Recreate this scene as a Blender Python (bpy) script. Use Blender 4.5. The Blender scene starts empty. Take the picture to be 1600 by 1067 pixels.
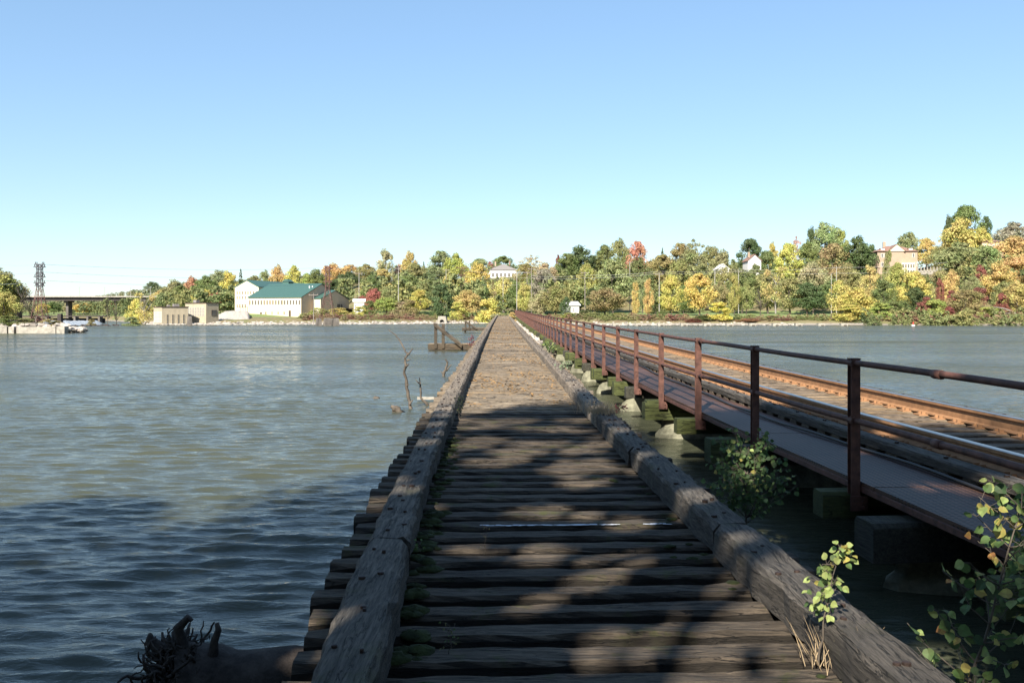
import bpy, math, random
import numpy as np
from mathutils import Vector, Matrix
R = math.radians
S = bpy.context.scene
COL = S.collection
# ---------------------------------------------------------------- camera / light
F = 1400.0; HZ = 490.0; CZ = 2.05           # focal length and horizon row in photo pixels, eye height above the water
cam = bpy.data.cameras.new('camera'); camo = bpy.data.objects.new('camera', cam); COL.objects.link(camo)
camo.location = (0, 0, CZ); camo.rotation_euler = (R(90), 0, 0)
cam.sensor_width = 36; cam.lens = F/1600*36; cam.shift_y = -(533.5-HZ)/1600
cam.clip_start = .05; cam.clip_end = 12000; S.camera = camo
SUN_EL, SUN_AZ = 37, 20                     # behind the camera, 20 degrees to the left
sd = Vector((-math.sin(R(SUN_AZ))*math.cos(R(SUN_EL)), -math.cos(R(SUN_AZ))*math.cos(R(SUN_EL)), math.sin(R(SUN_EL))))
W = bpy.data.worlds.new('World'); S.world = W; W.use_nodes = True
nt = W.node_tree; bg = nt.nodes['Background']
sky = nt.nodes.new('ShaderNodeTexSky'); sky.sky_type = 'NISHITA'; sky.sun_disc = False
sky.sun_elevation = R(SUN_EL); sky.sun_rotation = R(180+SUN_AZ); sky.altitude = 200
sky.air_density = 1.0; sky.dust_density = .25; sky.ozone_density = 2.2
gm_ = nt.nodes.new('ShaderNodeGamma'); gm_.inputs[1].default_value = .58; nt.links.new(sky.outputs[0], gm_.inputs[0])
ti = nt.nodes.new('ShaderNodeMix'); ti.data_type = 'RGBA'; ti.blend_type = 'MULTIPLY'; ti.inputs[0].default_value = 1; ti.inputs[7].default_value = (.86, .96, 1.05, 1)
hs_ = nt.nodes.new('ShaderNodeHueSaturation'); hs_.inputs['Saturation'].default_value = 1.25; nt.links.new(gm_.outputs[0], hs_.inputs['Color']); nt.links.new(hs_.outputs[0], ti.inputs[6]); nt.links.new(ti.outputs[2], bg.inputs[0]); bg.inputs[1].default_value = .142
sl = bpy.data.lights.new('sun', 'SUN'); sl.energy = 5.0; sl.angle = R(.5); sl.color = (1, .94, .84)
so = bpy.data.objects.new('sun', sl); COL.objects.link(so); so.rotation_euler = sd.to_track_quat('Z', 'Y').to_euler()
S.view_settings.view_transform = 'Standard'; S.view_settings.look = 'None'
S.view_settings.exposure = 1.35; S.view_settings.gamma = 1
S.render.engine = 'CYCLES'
S.cycles.max_bounces = 6; S.cycles.transparent_max_bounces = 4

# ---------------------------------------------------------------- helpers
class MB:
    def __init__(s): s.v = []; s.f = []; s.m = []
    def add(s, vs, fs, mi=0):
        o = len(s.v); s.v += [tuple(v) for v in vs]; s.f += [tuple(i+o for i in f) for f in fs]; s.m += [mi]*len(fs)
    def box(s, c, d, rz=0, mi=0, taper=1.0):
        x, y, z = d[0]/2, d[1]/2, d[2]/2; cs, sn = math.cos(rz), math.sin(rz); vs = []
        for k, (a, b, e) in enumerate([(-1,-1,-1),(1,-1,-1),(1,1,-1),(-1,1,-1),(-1,-1,1),(1,-1,1),(1,1,1),(-1,1,1)]):
            t = taper if e > 0 else 1; px, py = a*x*t, b*y*t
            vs.append((c[0]+px*cs-py*sn, c[1]+px*sn+py*cs, c[2]+e*z))
        s.add(vs, [(0,3,2,1),(4,5,6,7),(0,1,5,4),(1,2,6,5),(2,3,7,6),(3,0,4,7)], mi)
    def tube(s, pts, rad, n=6, mi=0, cap=True):
        pts = [Vector(p) for p in pts]
        if not hasattr(rad, '__len__'): rad = [rad]*len(pts)
        vs, fs = [], []; up = None
        for i, p in enumerate(pts):
            d = (pts[min(i+1, len(pts)-1)]-pts[max(i-1, 0)])
            if d.length < 1e-9: d = Vector((0, 0, 1))
            d.normalize()
            if up is None: up = d.orthogonal().normalized()
            else:
                up = up - d*up.dot(d)
                up = up.normalized() if up.length > 1e-6 else d.orthogonal().normalized()
            w = d.cross(up)
            for k in range(n):
                a = 2*math.pi*k/n; vs.append(p+(up*math.cos(a)+w*math.sin(a))*rad[i])
        for i in range(len(pts)-1):
            for k in range(n):
                fs.append((i*n+k, i*n+(k+1) % n, (i+1)*n+(k+1) % n, (i+1)*n+k))
        if cap: fs.append(tuple(range(n))[::-1]); fs.append(tuple(range((len(pts)-1)*n, len(pts)*n)))
        s.add(vs, fs, mi)
    def timber(s, pts, w, h, rng, jit=.008, ch=.015, mi=0, tilt=0, side=None):
        """weathered beam along pts (top centre line); w across, h down; worn chamfered edges"""
        pts = [Vector(p) for p in pts]; vs, fs = [], []; n = 10
        for i, p in enumerate(pts):
            d = (pts[min(i+1, len(pts)-1)]-pts[max(i-1, 0)]).normalized()
            a = Vector((d.y, -d.x, 0)).normalized() if side is None else side
            e = 1.6 if i in (0, len(pts)-1) else 1
            wj = w/2*(1+rng.uniform(-.5, .5)*jit/w*4); c = ch*e
            prof = [(-wj, -h), (-wj, -h*.45), (-wj, -c*1.2), (-wj+c, 0), (-wj*.3, jit*rng.uniform(-.6, .3)), (wj*.35, jit*rng.uniform(-.6, .3)), (wj-c, 0), (wj, -c*1.2), (wj, -h*.5), (wj, -h)]
            for (x, z) in prof:
                vs.append(p+a*(x+rng.uniform(-jit, jit)*.7)+Vector((0, 0, z+rng.uniform(-jit, jit)*.6+tilt*x)))
        for i in range(len(pts)-1):
            for k in range(n):
                fs.append((i*n+k, i*n+(k+1) % n, (i+1)*n+(k+1) % n, (i+1)*n+k))
        fs.append(tuple(range(n))[::-1]); fs.append(tuple(range((len(pts)-1)*n, len(pts)*n)))
        s.add(vs, fs, mi)
    def mesh(s, name, mats, smooth=False):
        me = bpy.data.meshes.new(name); me.from_pydata(s.v, [], s.f)
        for m in (mats if isinstance(mats, (list, tuple)) else [mats]): me.materials.append(m)
        if len(set(s.m)) > 1: me.polygons.foreach_set('material_index', s.m)
        if smooth: me.polygons.foreach_set('use_smooth', [True]*len(s.f))
        me.update(); return me
    def build(s, name, mats, parent=None, smooth=False): return link(name, s.mesh(name, mats, smooth), parent)

def link(name, me, parent=None):
    o = bpy.data.objects.new(name, me); COL.objects.link(o); o.parent = parent; return o
ALL = []
def tag(o, label=None, cat=None, group=None, kind=None):
    if label: o['label'] = label; ALL.append(label)
    if cat: o['category'] = cat
    if group: o['group'] = group
    if kind: o['kind'] = kind
    return o
def empty(name, loc, label, cat, group=None, rz=0):
    o = bpy.data.objects.new(name, None); COL.objects.link(o); o.location = loc; o.rotation_euler = (0, 0, rz)
    o.empty_display_size = .2
    return tag(o, label, cat, group)
def npmesh(name, V, nper, mats, smooth=False, mi=None):
    """V: (N, nper, 3) separate polygons"""
    N = len(V); me = bpy.data.meshes.new(name)
    me.vertices.add(N*nper); me.vertices.foreach_set('co', np.asarray(V, dtype=np.float32).reshape(-1))
    me.loops.add(N*nper); me.loops.foreach_set('vertex_index', np.arange(N*nper, dtype=np.int32))
    me.polygons.add(N); me.polygons.foreach_set('loop_start', np.arange(N, dtype=np.int32)*nper)
    try: me.polygons.foreach_set('loop_total', np.full(N, nper, dtype=np.int32))
    except Exception: pass
    for m in (mats if isinstance(mats, (list, tuple)) else [mats]): me.materials.append(m)
    if mi is not None: me.polygons.foreach_set('material_index', np.asarray(mi, dtype=np.int32))
    if smooth: me.polygons.foreach_set('use_smooth', np.ones(N, dtype=bool))
    me.update(calc_edges=True); me.validate(); return me
def gridmesh(name, P, mats, smooth=True):
    """P: (ny, nx, 3)"""
    ny, nx = P.shape[:2]; me = bpy.data.meshes.new(name)
    me.vertices.add(nx*ny); me.vertices.foreach_set('co', P.astype(np.float32).reshape(-1))
    j, i = np.meshgrid(np.arange(ny-1), np.arange(nx-1), indexing='ij')
    a = (j*nx+i).ravel(); q = np.stack([a, a+1, a+nx+1, a+nx], 1).astype(np.int32)
    me.loops.add(q.size); me.loops.foreach_set('vertex_index', q.ravel())
    me.polygons.add(len(q)); me.polygons.foreach_set('loop_start', np.arange(len(q), dtype=np.int32)*4)
    try: me.polygons.foreach_set('loop_total', np.full(len(q), 4, dtype=np.int32))
    except Exception: pass
    me.materials.append(mats)
    if smooth: me.polygons.foreach_set('use_smooth', np.ones(len(q), dtype=bool))
    me.update(calc_edges=True); return me
def px(x, Y): return (x-800)/F*Y
def pz(y, Y): return CZ+(HZ-y)*Y/F
def interp(x, tab): return float(np.interp(x, [t[0] for t in tab], [t[1] for t in tab]))
def smooth_curve(tab):
    xs = np.array([t[0] for t in tab], float); ys = np.array([t[1] for t in tab], float)
    m = np.gradient(ys, xs)
    def f(x):
        if x <= xs[0]: return ys[0]+m[0]*(x-xs[0])
        if x >= xs[-1]: return ys[-1]+m[-1]*(x-xs[-1])
        i = int(np.searchsorted(xs, x))-1; i = max(0, min(len(xs)-2, i)); h = xs[i+1]-xs[i]; t = (x-xs[i])/h
        return (2*t**3-3*t*t+1)*ys[i]+(t**3-2*t*t+t)*h*m[i]+(-2*t**3+3*t*t)*ys[i+1]+(t**3-t*t)*h*m[i+1]
    return f

# ---------------------------------------------------------------- materials
class NM:
    def __init__(s, name):
        s.mat = bpy.data.materials.new(name); s.mat.use_nodes = True; s.t = s.mat.node_tree
        s.b = s.t.nodes['Principled BSDF']; s.b.inputs['Roughness'].default_value = .85
        s.b.inputs['Specular IOR Level'].default_value = .3
    def n(s, t, **k):
        x = s.t.nodes.new('ShaderNode'+t)
        for a, v in k.items(): setattr(x, a, v)
        return x
    def l(s, a, b): s.t.links.new(a, b)
    def coord(s, scale=(1, 1, 1), kind='Object', rot=(0, 0, 0)):
        c = s.n('TexCoord'); m = s.n('Mapping'); m.inputs['Scale'].default_value = scale; m.inputs['Rotation'].default_value = rot
        s.l(c.outputs[kind], m.inputs[0]); return m.outputs[0]
    def noise(s, co, scale, detail=4, rough=.6, dist=0):
        x = s.n('TexNoise'); s.l(co, x.inputs['Vector']); x.inputs['Scale'].default_value = scale
        x.inputs['Detail'].default_value = detail; x.inputs['Roughness'].default_value = rough; x.inputs['Distortion'].default_value = dist
        return x.outputs['Fac']
    def ramp(s, fac, stops):
        x = s.n('ValToRGB'); s.l(fac, x.inputs[0]); e = x.color_ramp.elements
        for i, (p, c) in enumerate(stops):
            el = e[i] if i < 2 else e.new(p)
            el.position = p; el.color = (c if len(c) == 4 else (*c, 1)) if hasattr(c, '__len__') else (c, c, c, 1)
        return x.outputs[0]
    def mixc(s, fac, a, b, mode='MIX'):
        x = s.n('Mix', data_type='RGBA', blend_type=mode); I = x.inputs
        for k_, v in ((0, fac), (6, a), (7, b)):
            sock = I[k_]
            if hasattr(v, 'is_output'): s.l(v, sock)
            elif isinstance(v, (int, float)): sock.default_value = v if k_ == 0 else (v, v, v, 1)
            else: sock.default_value = (*v[:3], 1)
        return x.outputs[2]
    def math(s, op, a, b=0.0, clamp=False):
        x = s.n('Math', operation=op, use_clamp=clamp)
        for sock, v in ((x.inputs[0], a), (x.inputs[1], b)):
            if hasattr(v, 'is_output'): s.l(v, sock)
            else: sock.default_value = v
        return x.outputs[0]
    def bump(s, h, strength=.5, dist=.01, normal=None):
        x = s.n('Bump'); x.inputs['Strength'].default_value = strength; x.inputs['Distance'].default_value = dist
        s.l(h, x.inputs['Height'])
        if normal is not None: s.l(normal, x.inputs['Normal'])
        return x.outputs[0]
    def col(s, c):
        if hasattr(c, 'is_output'): s.l(c, s.b.inputs['Base Color'])
        else: s.b.inputs['Base Color'].default_value = (*c, 1)
    def nrm(s, o): s.l(o, s.b.inputs['Normal'])
    def rough(s, r):
        if hasattr(r, 'is_output'): s.l(r, s.b.inputs['Roughness'])
        else: s.b.inputs['Roughness'].default_value = r
    def island(s): return s.n('NewGeometry').outputs['Random Per Island']

ALB = .62
def simple(name, c, rough=.8, var=.25, scale=3, bump=0, metal=0, co='Object'):
    k_ = ALB if max(c) < .6 else .8
    if not metal: c = tuple(x*k_ for x in c)
    m = NM(name); v = m.coord((1, 1, 1), co); f = m.noise(v, scale, 5, .65)
    lo = tuple(x*(1-var) for x in c); hi = tuple(min(1, x*(1+var)) for x in c)
    m.col(m.ramp(f, [(.3, lo), (.7, hi)])); m.rough(rough); m.b.inputs['Metallic'].default_value = metal
    if bump: m.nrm(m.bump(m.noise(v, scale*6, 4), .6, bump))
    return m.mat

def wood(name, axis, dark, light, moss=0.0, litter=0.0, tintvar=.5, stretch=14, sides=0.0):
    dark = tuple(x*ALB for x in dark); light = tuple(x*ALB for x in light)
    m = NM(name); sc = [stretch*1.0]*3; sc[axis] = 1.0
    isl = m.island(); co = m.coord(tuple(sc))
    off = m.n('VectorMath', operation='ADD'); m.l(co, off.inputs[0])
    cb = m.n('CombineXYZ'); mul = m.math('MULTIPLY', isl, 37.0)
    for k in range(3): m.l(mul, cb.inputs[k])
    m.l(cb.outputs[0], off.inputs[1]); v = off.outputs[0]
    grain = m.noise(v, 3.2, 8, .72, .35); fine = m.noise(v, 11, 6, .75)
    x = m.n('ValToRGB'); m.l(m.noise(v, 1.5, 4, .55, .5), x.inputs[0]); e = x.color_ramp.elements
    e[0].position = .485; e[0].color = (1, 1, 1, 1); e[1].position = .5; e[1].color = (0, 0, 0, 1); q = e.new(.517); q.color = (1, 1, 1, 1)
    cr = x.outputs[0]
    base = m.ramp(grain, [(.30, dark), (.5, tuple((a+b)/2 for a, b in zip(dark, light))), (.68, light)])
    wc = m.coord((1, 1, 1), 'Object'); pat = m.noise(wc, .9, 5, .6)
    base = m.mixc(m.ramp(pat, [(.42, 0.0), (.68, .5)]), base, tuple(c*.8 for c in dark))
    tv = m.ramp(isl, [(0, 1-tintvar), (.5, 1.0), (1, 1+tintvar*.5)])
    base = m.mixc(1.0, base, tv, 'MULTIPLY')
    base = m.mixc(m.math('MULTIPLY', m.ramp(fine, [(.35, 1.0), (.5, 0.0)]), .55), base, tuple(c*.25 for c in dark))
    base = m.mixc(m.ramp(cr, [(0, .85), (.9, 0.0)]), base, (.006, .005, .004))
    if moss:
        geo = m.n('NewGeometry'); sx = m.n('SeparateXYZ'); m.l(geo.outputs['Normal'], sx.inputs[0])
        mf = m.math('MULTIPLY', m.ramp(m.noise(wc, 2.3, 8, .75), [(.55, 0.0), (.66, 1.0)]), moss)
        base = m.mixc(mf, base, (.05, .055, .010))
    if litter:
        lf = m.math('MULTIPLY', m.ramp(m.noise(wc, .55, 8, .8), [(.52, 0.0), (.63, 1.0)]), litter)
        base = m.mixc(lf, base, (.29, .19, .09))
    if sides:   # faces turned away from the top are mixed toward near black
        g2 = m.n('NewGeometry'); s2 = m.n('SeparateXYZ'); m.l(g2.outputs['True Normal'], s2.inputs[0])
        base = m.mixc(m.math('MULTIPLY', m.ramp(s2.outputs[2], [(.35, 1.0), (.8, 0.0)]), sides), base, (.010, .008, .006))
    m.col(base); m.rough(.88)
    h = m.math('ADD', m.math('MULTIPLY', grain, 1.0), m.math('ADD', m.math('MULTIPLY', fine, .5), m.math('MULTIPLY', cr, .9)))
    m.nrm(m.bump(h, .9, .016)); return m.mat

ALB = .62
M = {}
M['tie'] = wood('weathered_tie_shaded', 0, (.028, .021, .015), (.235, .18, .125), moss=.8, litter=.0, sides=.85)  # mossy near wood; the deck's shade is also put into this darker colour
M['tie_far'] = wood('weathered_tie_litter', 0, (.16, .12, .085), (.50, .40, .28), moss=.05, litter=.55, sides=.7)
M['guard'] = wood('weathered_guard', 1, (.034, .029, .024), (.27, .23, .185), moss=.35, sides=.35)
M['guard_far'] = wood('weathered_guard_sunlit', 1, (.15, .115, .085), (.52, .42, .31), moss=.1)  # lighter copy of guard; sun on the far lengths put into the colour
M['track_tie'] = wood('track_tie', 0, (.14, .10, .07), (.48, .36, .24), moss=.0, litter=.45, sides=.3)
M['mossy'] = wood('mossy_cap', 0, (.05, .06, .018), (.17, .19, .06), moss=.8, tintvar=.7)
M['greytimber'] = wood('grey_timber', 1, (.035, .034, .026), (.15, .14, .10), moss=.4)
M['drift'] = simple('driftwood', (.13, .105, .08), .8, .5, 9, .006)
M['barkdark'] = simple('dark_bark', (.07, .055, .045), .9, .6, 12, .012)
M['bark'] = simple('bark', (.13, .105, .085), .9, .35, 2)
M['palebark'] = simple('pale_bark', (.36, .33, .29), .9, .25, 2)
M['concrete'] = simple('concrete', (.44, .40, .33), .85, .35, 3, .01)
M['footing'] = simple('stained_footing', (.27, .26, .18), .9, .6, 5, .03)
M['oldconcrete'] = simple('old_concrete', (.19, .165, .14), .9, .4, 1.2, .02)
M['darkpier'] = simple('dark_pier', (.07, .055, .05), .9, .4, 1)
M['bolt'] = simple('iron_bolt', (.045, .03, .024), .6, .5, 30, 0, .5)
M['rust'] = simple('rust_red_paint', (.135, .060, .043), .7, .55, 11, .003)
M['railrust'] = simple('rail_rust', (.42, .22, .105), .8, .3, 9, .002)
M['railhead'] = simple('polished_rail', (.42, .37, .33), .33, .1, 9, 0, 1.0)
M['rubber'] = simple('black_cable', (.02, .018, .018), .5)
M['lattice'] = simple('lattice_steel', (.16, .075, .06), .6, .3, 2)
M['latticetop'] = simple('lattice_steel_grey', (.10, .09, .10), .6, .3, 2)
M['pole'] = simple('pole_wood', (.34, .29, .25), .8, .2, 2)
M['polewhite'] = simple('pole_pale', (.50, .47, .42), .6, .1, 2)
M['wire'] = simple('wire', (.5, .48, .44), .4, .1, 1)
M['wiredark'] = simple('wire_dark', (.30, .34, .38), .5, .1, 1)
M['cream'] = simple('cream_wall', (.76, .65, .46), .85, .06, .6)
M['tanwall'] = simple('tan_wall', (.66, .47, .33), .85, .08, .6)
M['brick'] = simple('pale_brick', (.55, .46, .32), .85, .15, 1.5)
M['trim'] = simple('trim', (.10, .07, .05), .7, .2, 2)
M['white'] = simple('white_paint', (.78, .76, .72), .6, .06, 1)
M['greyroof'] = simple('grey_shingle', (.30, .27, .25), .85, .2, 3)
M['brownroof'] = simple('brown_tile', (.34, .20, .15), .85, .2, 3)
M['pinkbrick'] = simple('pale_pink_brick', (.50, .37, .26), .85, .1, 1.5)
M['asphalt'] = simple('bridge_fascia', (.12, .10, .09), .8, .2, .5)
M['pane'] = simple('window_glass', (.16, .15, .13), .3, .3, 1)
M['foam'] = simple('foam', (.42, .46, .50), .6, .5, .6, .2)
M['litter'] = simple('dead_leaves', (.42, .24, .09), .8, .45, 2.5)
M['drygrass'] = simple('dry_grass', (.50, .37, .22), .8, .3, 4)
M['mossgreen'] = simple('moss', (.035, .045, .010), .95, .6, 9, .02)
M['peel'] = simple('peeling_paint', (.62, .64, .68), .7, .2, 20)

# standing-seam green roof
m = NM('green_metal_roof'); w = m.n('TexWave', wave_type='BANDS', bands_direction='X'); m.l(m.coord(), w.inputs[0]); w.inputs['Scale'].default_value = 3.5
m.col(m.mixc(m.ramp(w.outputs['Fac'], [(.0, .0), (.25, 1.0)]), (.035, .075, .062), (.05, .105, .085))); m.rough(.45); M['greenroof'] = m.mat
# walkway grating: red primer, punched holes
m = NM('red_grating'); co = m.coord((1, 1, 1)); vo = m.n('TexVoronoi', feature='F1'); vo.inputs['Scale'].default_value = 19; vo.inputs['Randomness'].default_value = 0.0; m.l(co, vo.inputs['Vector'])
hole = m.ramp(vo.outputs['Distance'], [(.36, 1.0), (.44, 0.0)]); big = m.noise(co, 1.3, 5)
m.col(m.mixc(m.math('MULTIPLY', hole, .88), m.ramp(big, [(.3, (.038, .020, .013)), (.7, (.10, .048, .030))]), (.006, .004, .004)))
m.nrm(m.bump(hole, .8, -.008)); m.rough(.6); M['grating'] = m.mat

# foliage: object colour with clump and leaf variation
def foliage(name, objcol=True, colour=None, ramp=None, trans=.25, nscale=1.6, ncoord='Object'):
    m = NM(name); isl = m.island(); oi = m.n('ObjectInfo')
    co = m.coord((1, 1, 1), ncoord); big = m.noise(co, nscale, 3, .5)
    if ramp:
        v = m.n('NewGeometry'); nz = m.noise(v.outputs['Position'], .085, 3, .7); c = m.ramp(nz, ramp)
    elif objcol: c = oi.outputs['Color']
    else:
        rgb = m.n('RGB'); rgb.outputs[0].default_value = (*colour, 1); c = rgb.outputs[0]
    pn = m.noise(co, nscale*2.1, 2, .5, .4)
    c = m.mixc(m.ramp(pn, [(.44, 0.0), (.62, .8)]), c, m.mixc(1.0, c, (.58, .74, .55), 'MULTIPLY'))
    hs = m.n('HueSaturation'); m.l(c, hs.inputs['Color'])
    m.l(m.math('ADD', .459, m.math('ADD', m.math('MULTIPLY', big, .045), m.math('MULTIPLY', isl, .03))), hs.inputs['Hue'])
    val = m.math('ADD', .22, m.math('ADD', m.math('MULTIPLY', big, .62), m.math('MULTIPLY', isl, .28)))
    m.l(val, hs.inputs['Value']); hs.inputs['Saturation'].default_value = .87
    m.col(hs.outputs[0]); m.rough(.6); m.b.inputs['Specular IOR Level'].default_value = .25
    tr = m.n('BsdfTranslucent'); m.l(hs.outputs[0], tr.inputs[0]); mx = m.n('MixShader'); mx.inputs[0].default_value = trans
    m.l(m.b.outputs[0], mx.inputs[1]); m.l(tr.outputs[0], mx.inputs[2]); m.l(mx.outputs[0], m.t.nodes['Material Output'].inputs[0])
    return m.mat
M['leaf'] = foliage('tree_foliage')
M['nearleaf'] = foliage('aspen_leaf', trans=.4, nscale=9)
M['woodland'] = foliage('woodland_foliage', ramp=[(.30, (.15, .20, .07)), (.46, (.26, .30, .10)), (.56, (.38, .38, .12)), (.66, (.50, .42, .12)), (.74, (.27, .30, .10))])
M['brush'] = foliage('brush_foliage', ramp=[(.30, (.16, .21, .07)), (.43, (.36, .37, .10)), (.50, (.46, .33, .16)), (.56, (.40, .16, .11)), (.62, (.44, .40, .14)), (.75, (.20, .25, .09))])
M['farwood'] = foliage('far_hill_foliage', ramp=[(.30, (.20, .24, .12)), (.5, (.30, .32, .15)), (.62, (.46, .37, .18)), (.75, (.25, .27, .13))])

# water
m = NM('river_water'); b = m.b
geo = m.n('NewGeometry'); pos = geo.outputs['Position']
def wmap(sc, rz):
    mp = m.n('Mapping'); mp.inputs['Scale'].default_value = sc; mp.inputs['Rotation'].default_value = (0, 0, rz); m.l(pos, mp.inputs[0]); return mp.outputs[0]
n1 = m.noise(wmap((.5, 1.5, 1), R(-8)), 4.5, 6, .62, .5)
n2 = m.noise(wmap((.5, 1.3, 1), R(20)), 14.0, 4, .6, .3)
gust = m.ramp(m.noise(wmap((.25, 1.0, 1), 0), .09, 4, .65), [(.38, .5), (.62, 1.2)])
h = m.math('ADD', m.math('MULTIPLY', n1, .5), m.math('MULTIPLY', n2, .12))
bn = m.bump(m.math('MULTIPLY', h, gust), 1.0, .075)
# wind ripple slopes, too fine for the mesh: tilt the normal directly
def slopes(sc, rz, scale, k):
    x = m.n('TexNoise'); m.l(wmap(sc, rz), x.inputs['Vector']); x.inputs['Scale'].default_value = scale; x.inputs['Detail'].default_value = 4; x.inputs['Roughness'].default_value = .6
    sb = m.n('VectorMath', operation='SUBTRACT'); m.l(x.outputs['Color'], sb.inputs[0]); sb.inputs[1].default_value = (.5, .5, .5)
    sp_ = m.n('SeparateXYZ'); m.l(sb.outputs[0], sp_.inputs[0]); cx_ = m.n('CombineXYZ'); m.l(sp_.outputs[0], cx_.inputs[0])
    m.l(m.math('SUBTRACT', .03, m.math('ABSOLUTE', sp_.outputs[1])), cx_.inputs[1])   # steeper lee faces, wind from upstream
    ml_ = m.n('VectorMath', operation='MULTIPLY'); m.l(cx_.outputs[0], ml_.inputs[0]); ml_.inputs[1].default_value = k; return ml_.outputs[0]
v1 = slopes((.4, 1.2, 1), R(-8), 4.2, (.3, 1.5, 0)); v2 = slopes((.5, 1.3, 1), R(12), 10, (.3, 1.2, 0)); v3 = slopes((.3, 1.0, 1), R(-5), 1.1, (.05, .5, 0))
a3 = m.n('VectorMath', operation='ADD'); m.l(v2, a3.inputs[0]); m.l(v3, a3.inputs[1]); v2 = a3.outputs[0]
v4 = slopes((.16, 1.0, 1), R(-4), .16, (.03, .75, 0)); a4 = m.n('VectorMath', operation='ADD'); m.l(v2, a4.inputs[0]); m.l(v4, a4.inputs[1]); v2 = a4.outputs[0]
ad = m.n('VectorMath', operation='ADD'); m.l(v1, ad.inputs[0]); m.l(v2, ad.inputs[1])
sy_ = m.n('SeparateXYZ'); m.l(pos, sy_.inputs[0])
zone = m.math('MULTIPLY', m.ramp(m.math('MULTIPLY', sy_.outputs[1], .01), [(.05, .15), (.2, .40), (.5, .75), (1.0, 1.0)]), 2.5)   # sheltered by the near bank, rougher out in the open
gs = m.n('VectorMath', operation='SCALE'); m.l(ad.outputs[0], gs.inputs[0]); m.l(m.math('MULTIPLY', gust, zone), gs.inputs['Scale'])
a2 = m.n('VectorMath', operation='ADD'); m.l(gs.outputs[0], a2.inputs[0]); m.l(bn, a2.inputs[1])
nn_ = m.n('VectorMath', operation='NORMALIZE'); m.l(a2.outputs[0], nn_.inputs[0]); m.nrm(nn_.outputs[0])
m.col(m.ramp(m.noise(wmap((.5, 1, 1), 0), .3, 4), [(.3, (.040, .045, .031)), (.7, (.060, .061, .034))]))
m.rough(.06); b.inputs['IOR'].default_value = 1.33; b.inputs['Specular IOR Level'].default_value = .5
M['water'] = m.mat

# ---------------------------------------------------------------- setting: water and ground
SH = [(-600, 290), (0, 280), (150, 275), (215, 200), (235, 166), (400, 168), (600, 176), (700, 186), (790, 192), (850, 195), (890, 175), (950, 161), (1300, 157), (1600, 152), (2200, 148)]
HILL = [(-600, 330, 6), (100, 430, 7), (200, 340, 8), (300, 270, 9), (480, 255, 10), (560, 215, 11), (700, 215, 12), (800, 225, 13), (900, 225, 12), (1100, 232, 13), (1300, 225, 14), (1420, 212, 15), (1520, 185, 17), (2200, 180, 17)]
def sstep(a, b, x):
    t = np.clip((x-a)/(b-a), 0, 1); return t*t*(3-2*t)
def ground_np(X, Y):
    X = np.asarray(X, float); Y = np.asarray(Y, float)
    xp = np.where(Y > 5, X/np.maximum(Y, 5)*F+800, 800+np.sign(X)*2000)
    xp = np.clip(xp, -600, 2200)
    ys = np.interp(xp, [t[0] for t in SH], [t[1] for t in SH])
    yf = np.interp(xp, [t[0] for t in HILL], [t[1] for t in HILL]); zh = np.interp(xp, [t[0] for t in HILL], [t[2] for t in HILL])
    z = -2.0+3.0*sstep(ys-7, ys+6, Y)+.9*sstep(ys+6, ys+30, Y)
    z += zh*sstep(yf, yf+95, Y)+.02*np.maximum(0, Y-yf-95).clip(0, 300)
    # spit of land with the lattice tower at the left
    spit = sstep(93.2, 95, Y)*(1-sstep(112, 120, Y))*(1-sstep(104, 118, xp))
    z = np.maximum(z, -2+2.75*spit)
    # near bank behind the camera
    bank = 1-sstep(-4.5, -1.5, Y); z = np.maximum(z, -2+3.2*bank)
    z += .25*np.sin(X*.21+1.3)*np.sin(Y*.17)*(z > .9)
    return z
def ground(X, Y): return float(ground_np(X, Y))
ysg = np.concatenate([-np.geomspace(2500, 6, 40), np.arange(-5, 0, .5), np.arange(0, 88, 8), np.arange(88, 122, 1.0), np.arange(124, 345, 1.6), np.geomspace(346, 6000, 50)])
ug = np.concatenate([-np.geomspace(6, 1.02, 14), np.linspace(-1, 1, 330), np.geomspace(1.02, 6, 14)])
YY = np.repeat(ysg[:, None], len(ug), 1); XX = ug[None, :]*(np.abs(YY)*.75+40)
P = np.stack([XX, YY, ground_np(XX, YY)], -1)
m = NM('ground'); v = m.n('NewGeometry').outputs['Position']; sx = m.n('SeparateXYZ'); m.l(v, sx.inputs[0])
soil = m.ramp(m.noise(v, .35, 6, .7), [(.3, (.13, .085, .05)), (.5, (.17, .14, .07)), (.7, (.10, .12, .035))])
lawn = m.ramp(m.noise(v, .2, 6, .7), [(.3, (.11, .16, .045)), (.7, (.19, .22, .08))])
stone = m.ramp(m.noise(v, 1.2, 6, .8), [(.3, (.12, .10, .08)), (.7, (.25, .22, .19))])
c = m.mixc(m.ramp(m.math('MULTIPLY', sx.outputs[2], .2), [(.24, 0.0), (.30, 1.0), (.50, 1.0), (.60, 0.0)]), soil, lawn)
c = m.mixc(m.ramp(sx.outputs[2], [(.15, 1.0), (.35, 0.0)]), c, stone)
m.col(c); m.rough(.95); M['ground'] = m.mat
tag(link('ground', gridmesh('ground', P, M['ground'])), kind='structure')

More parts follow.
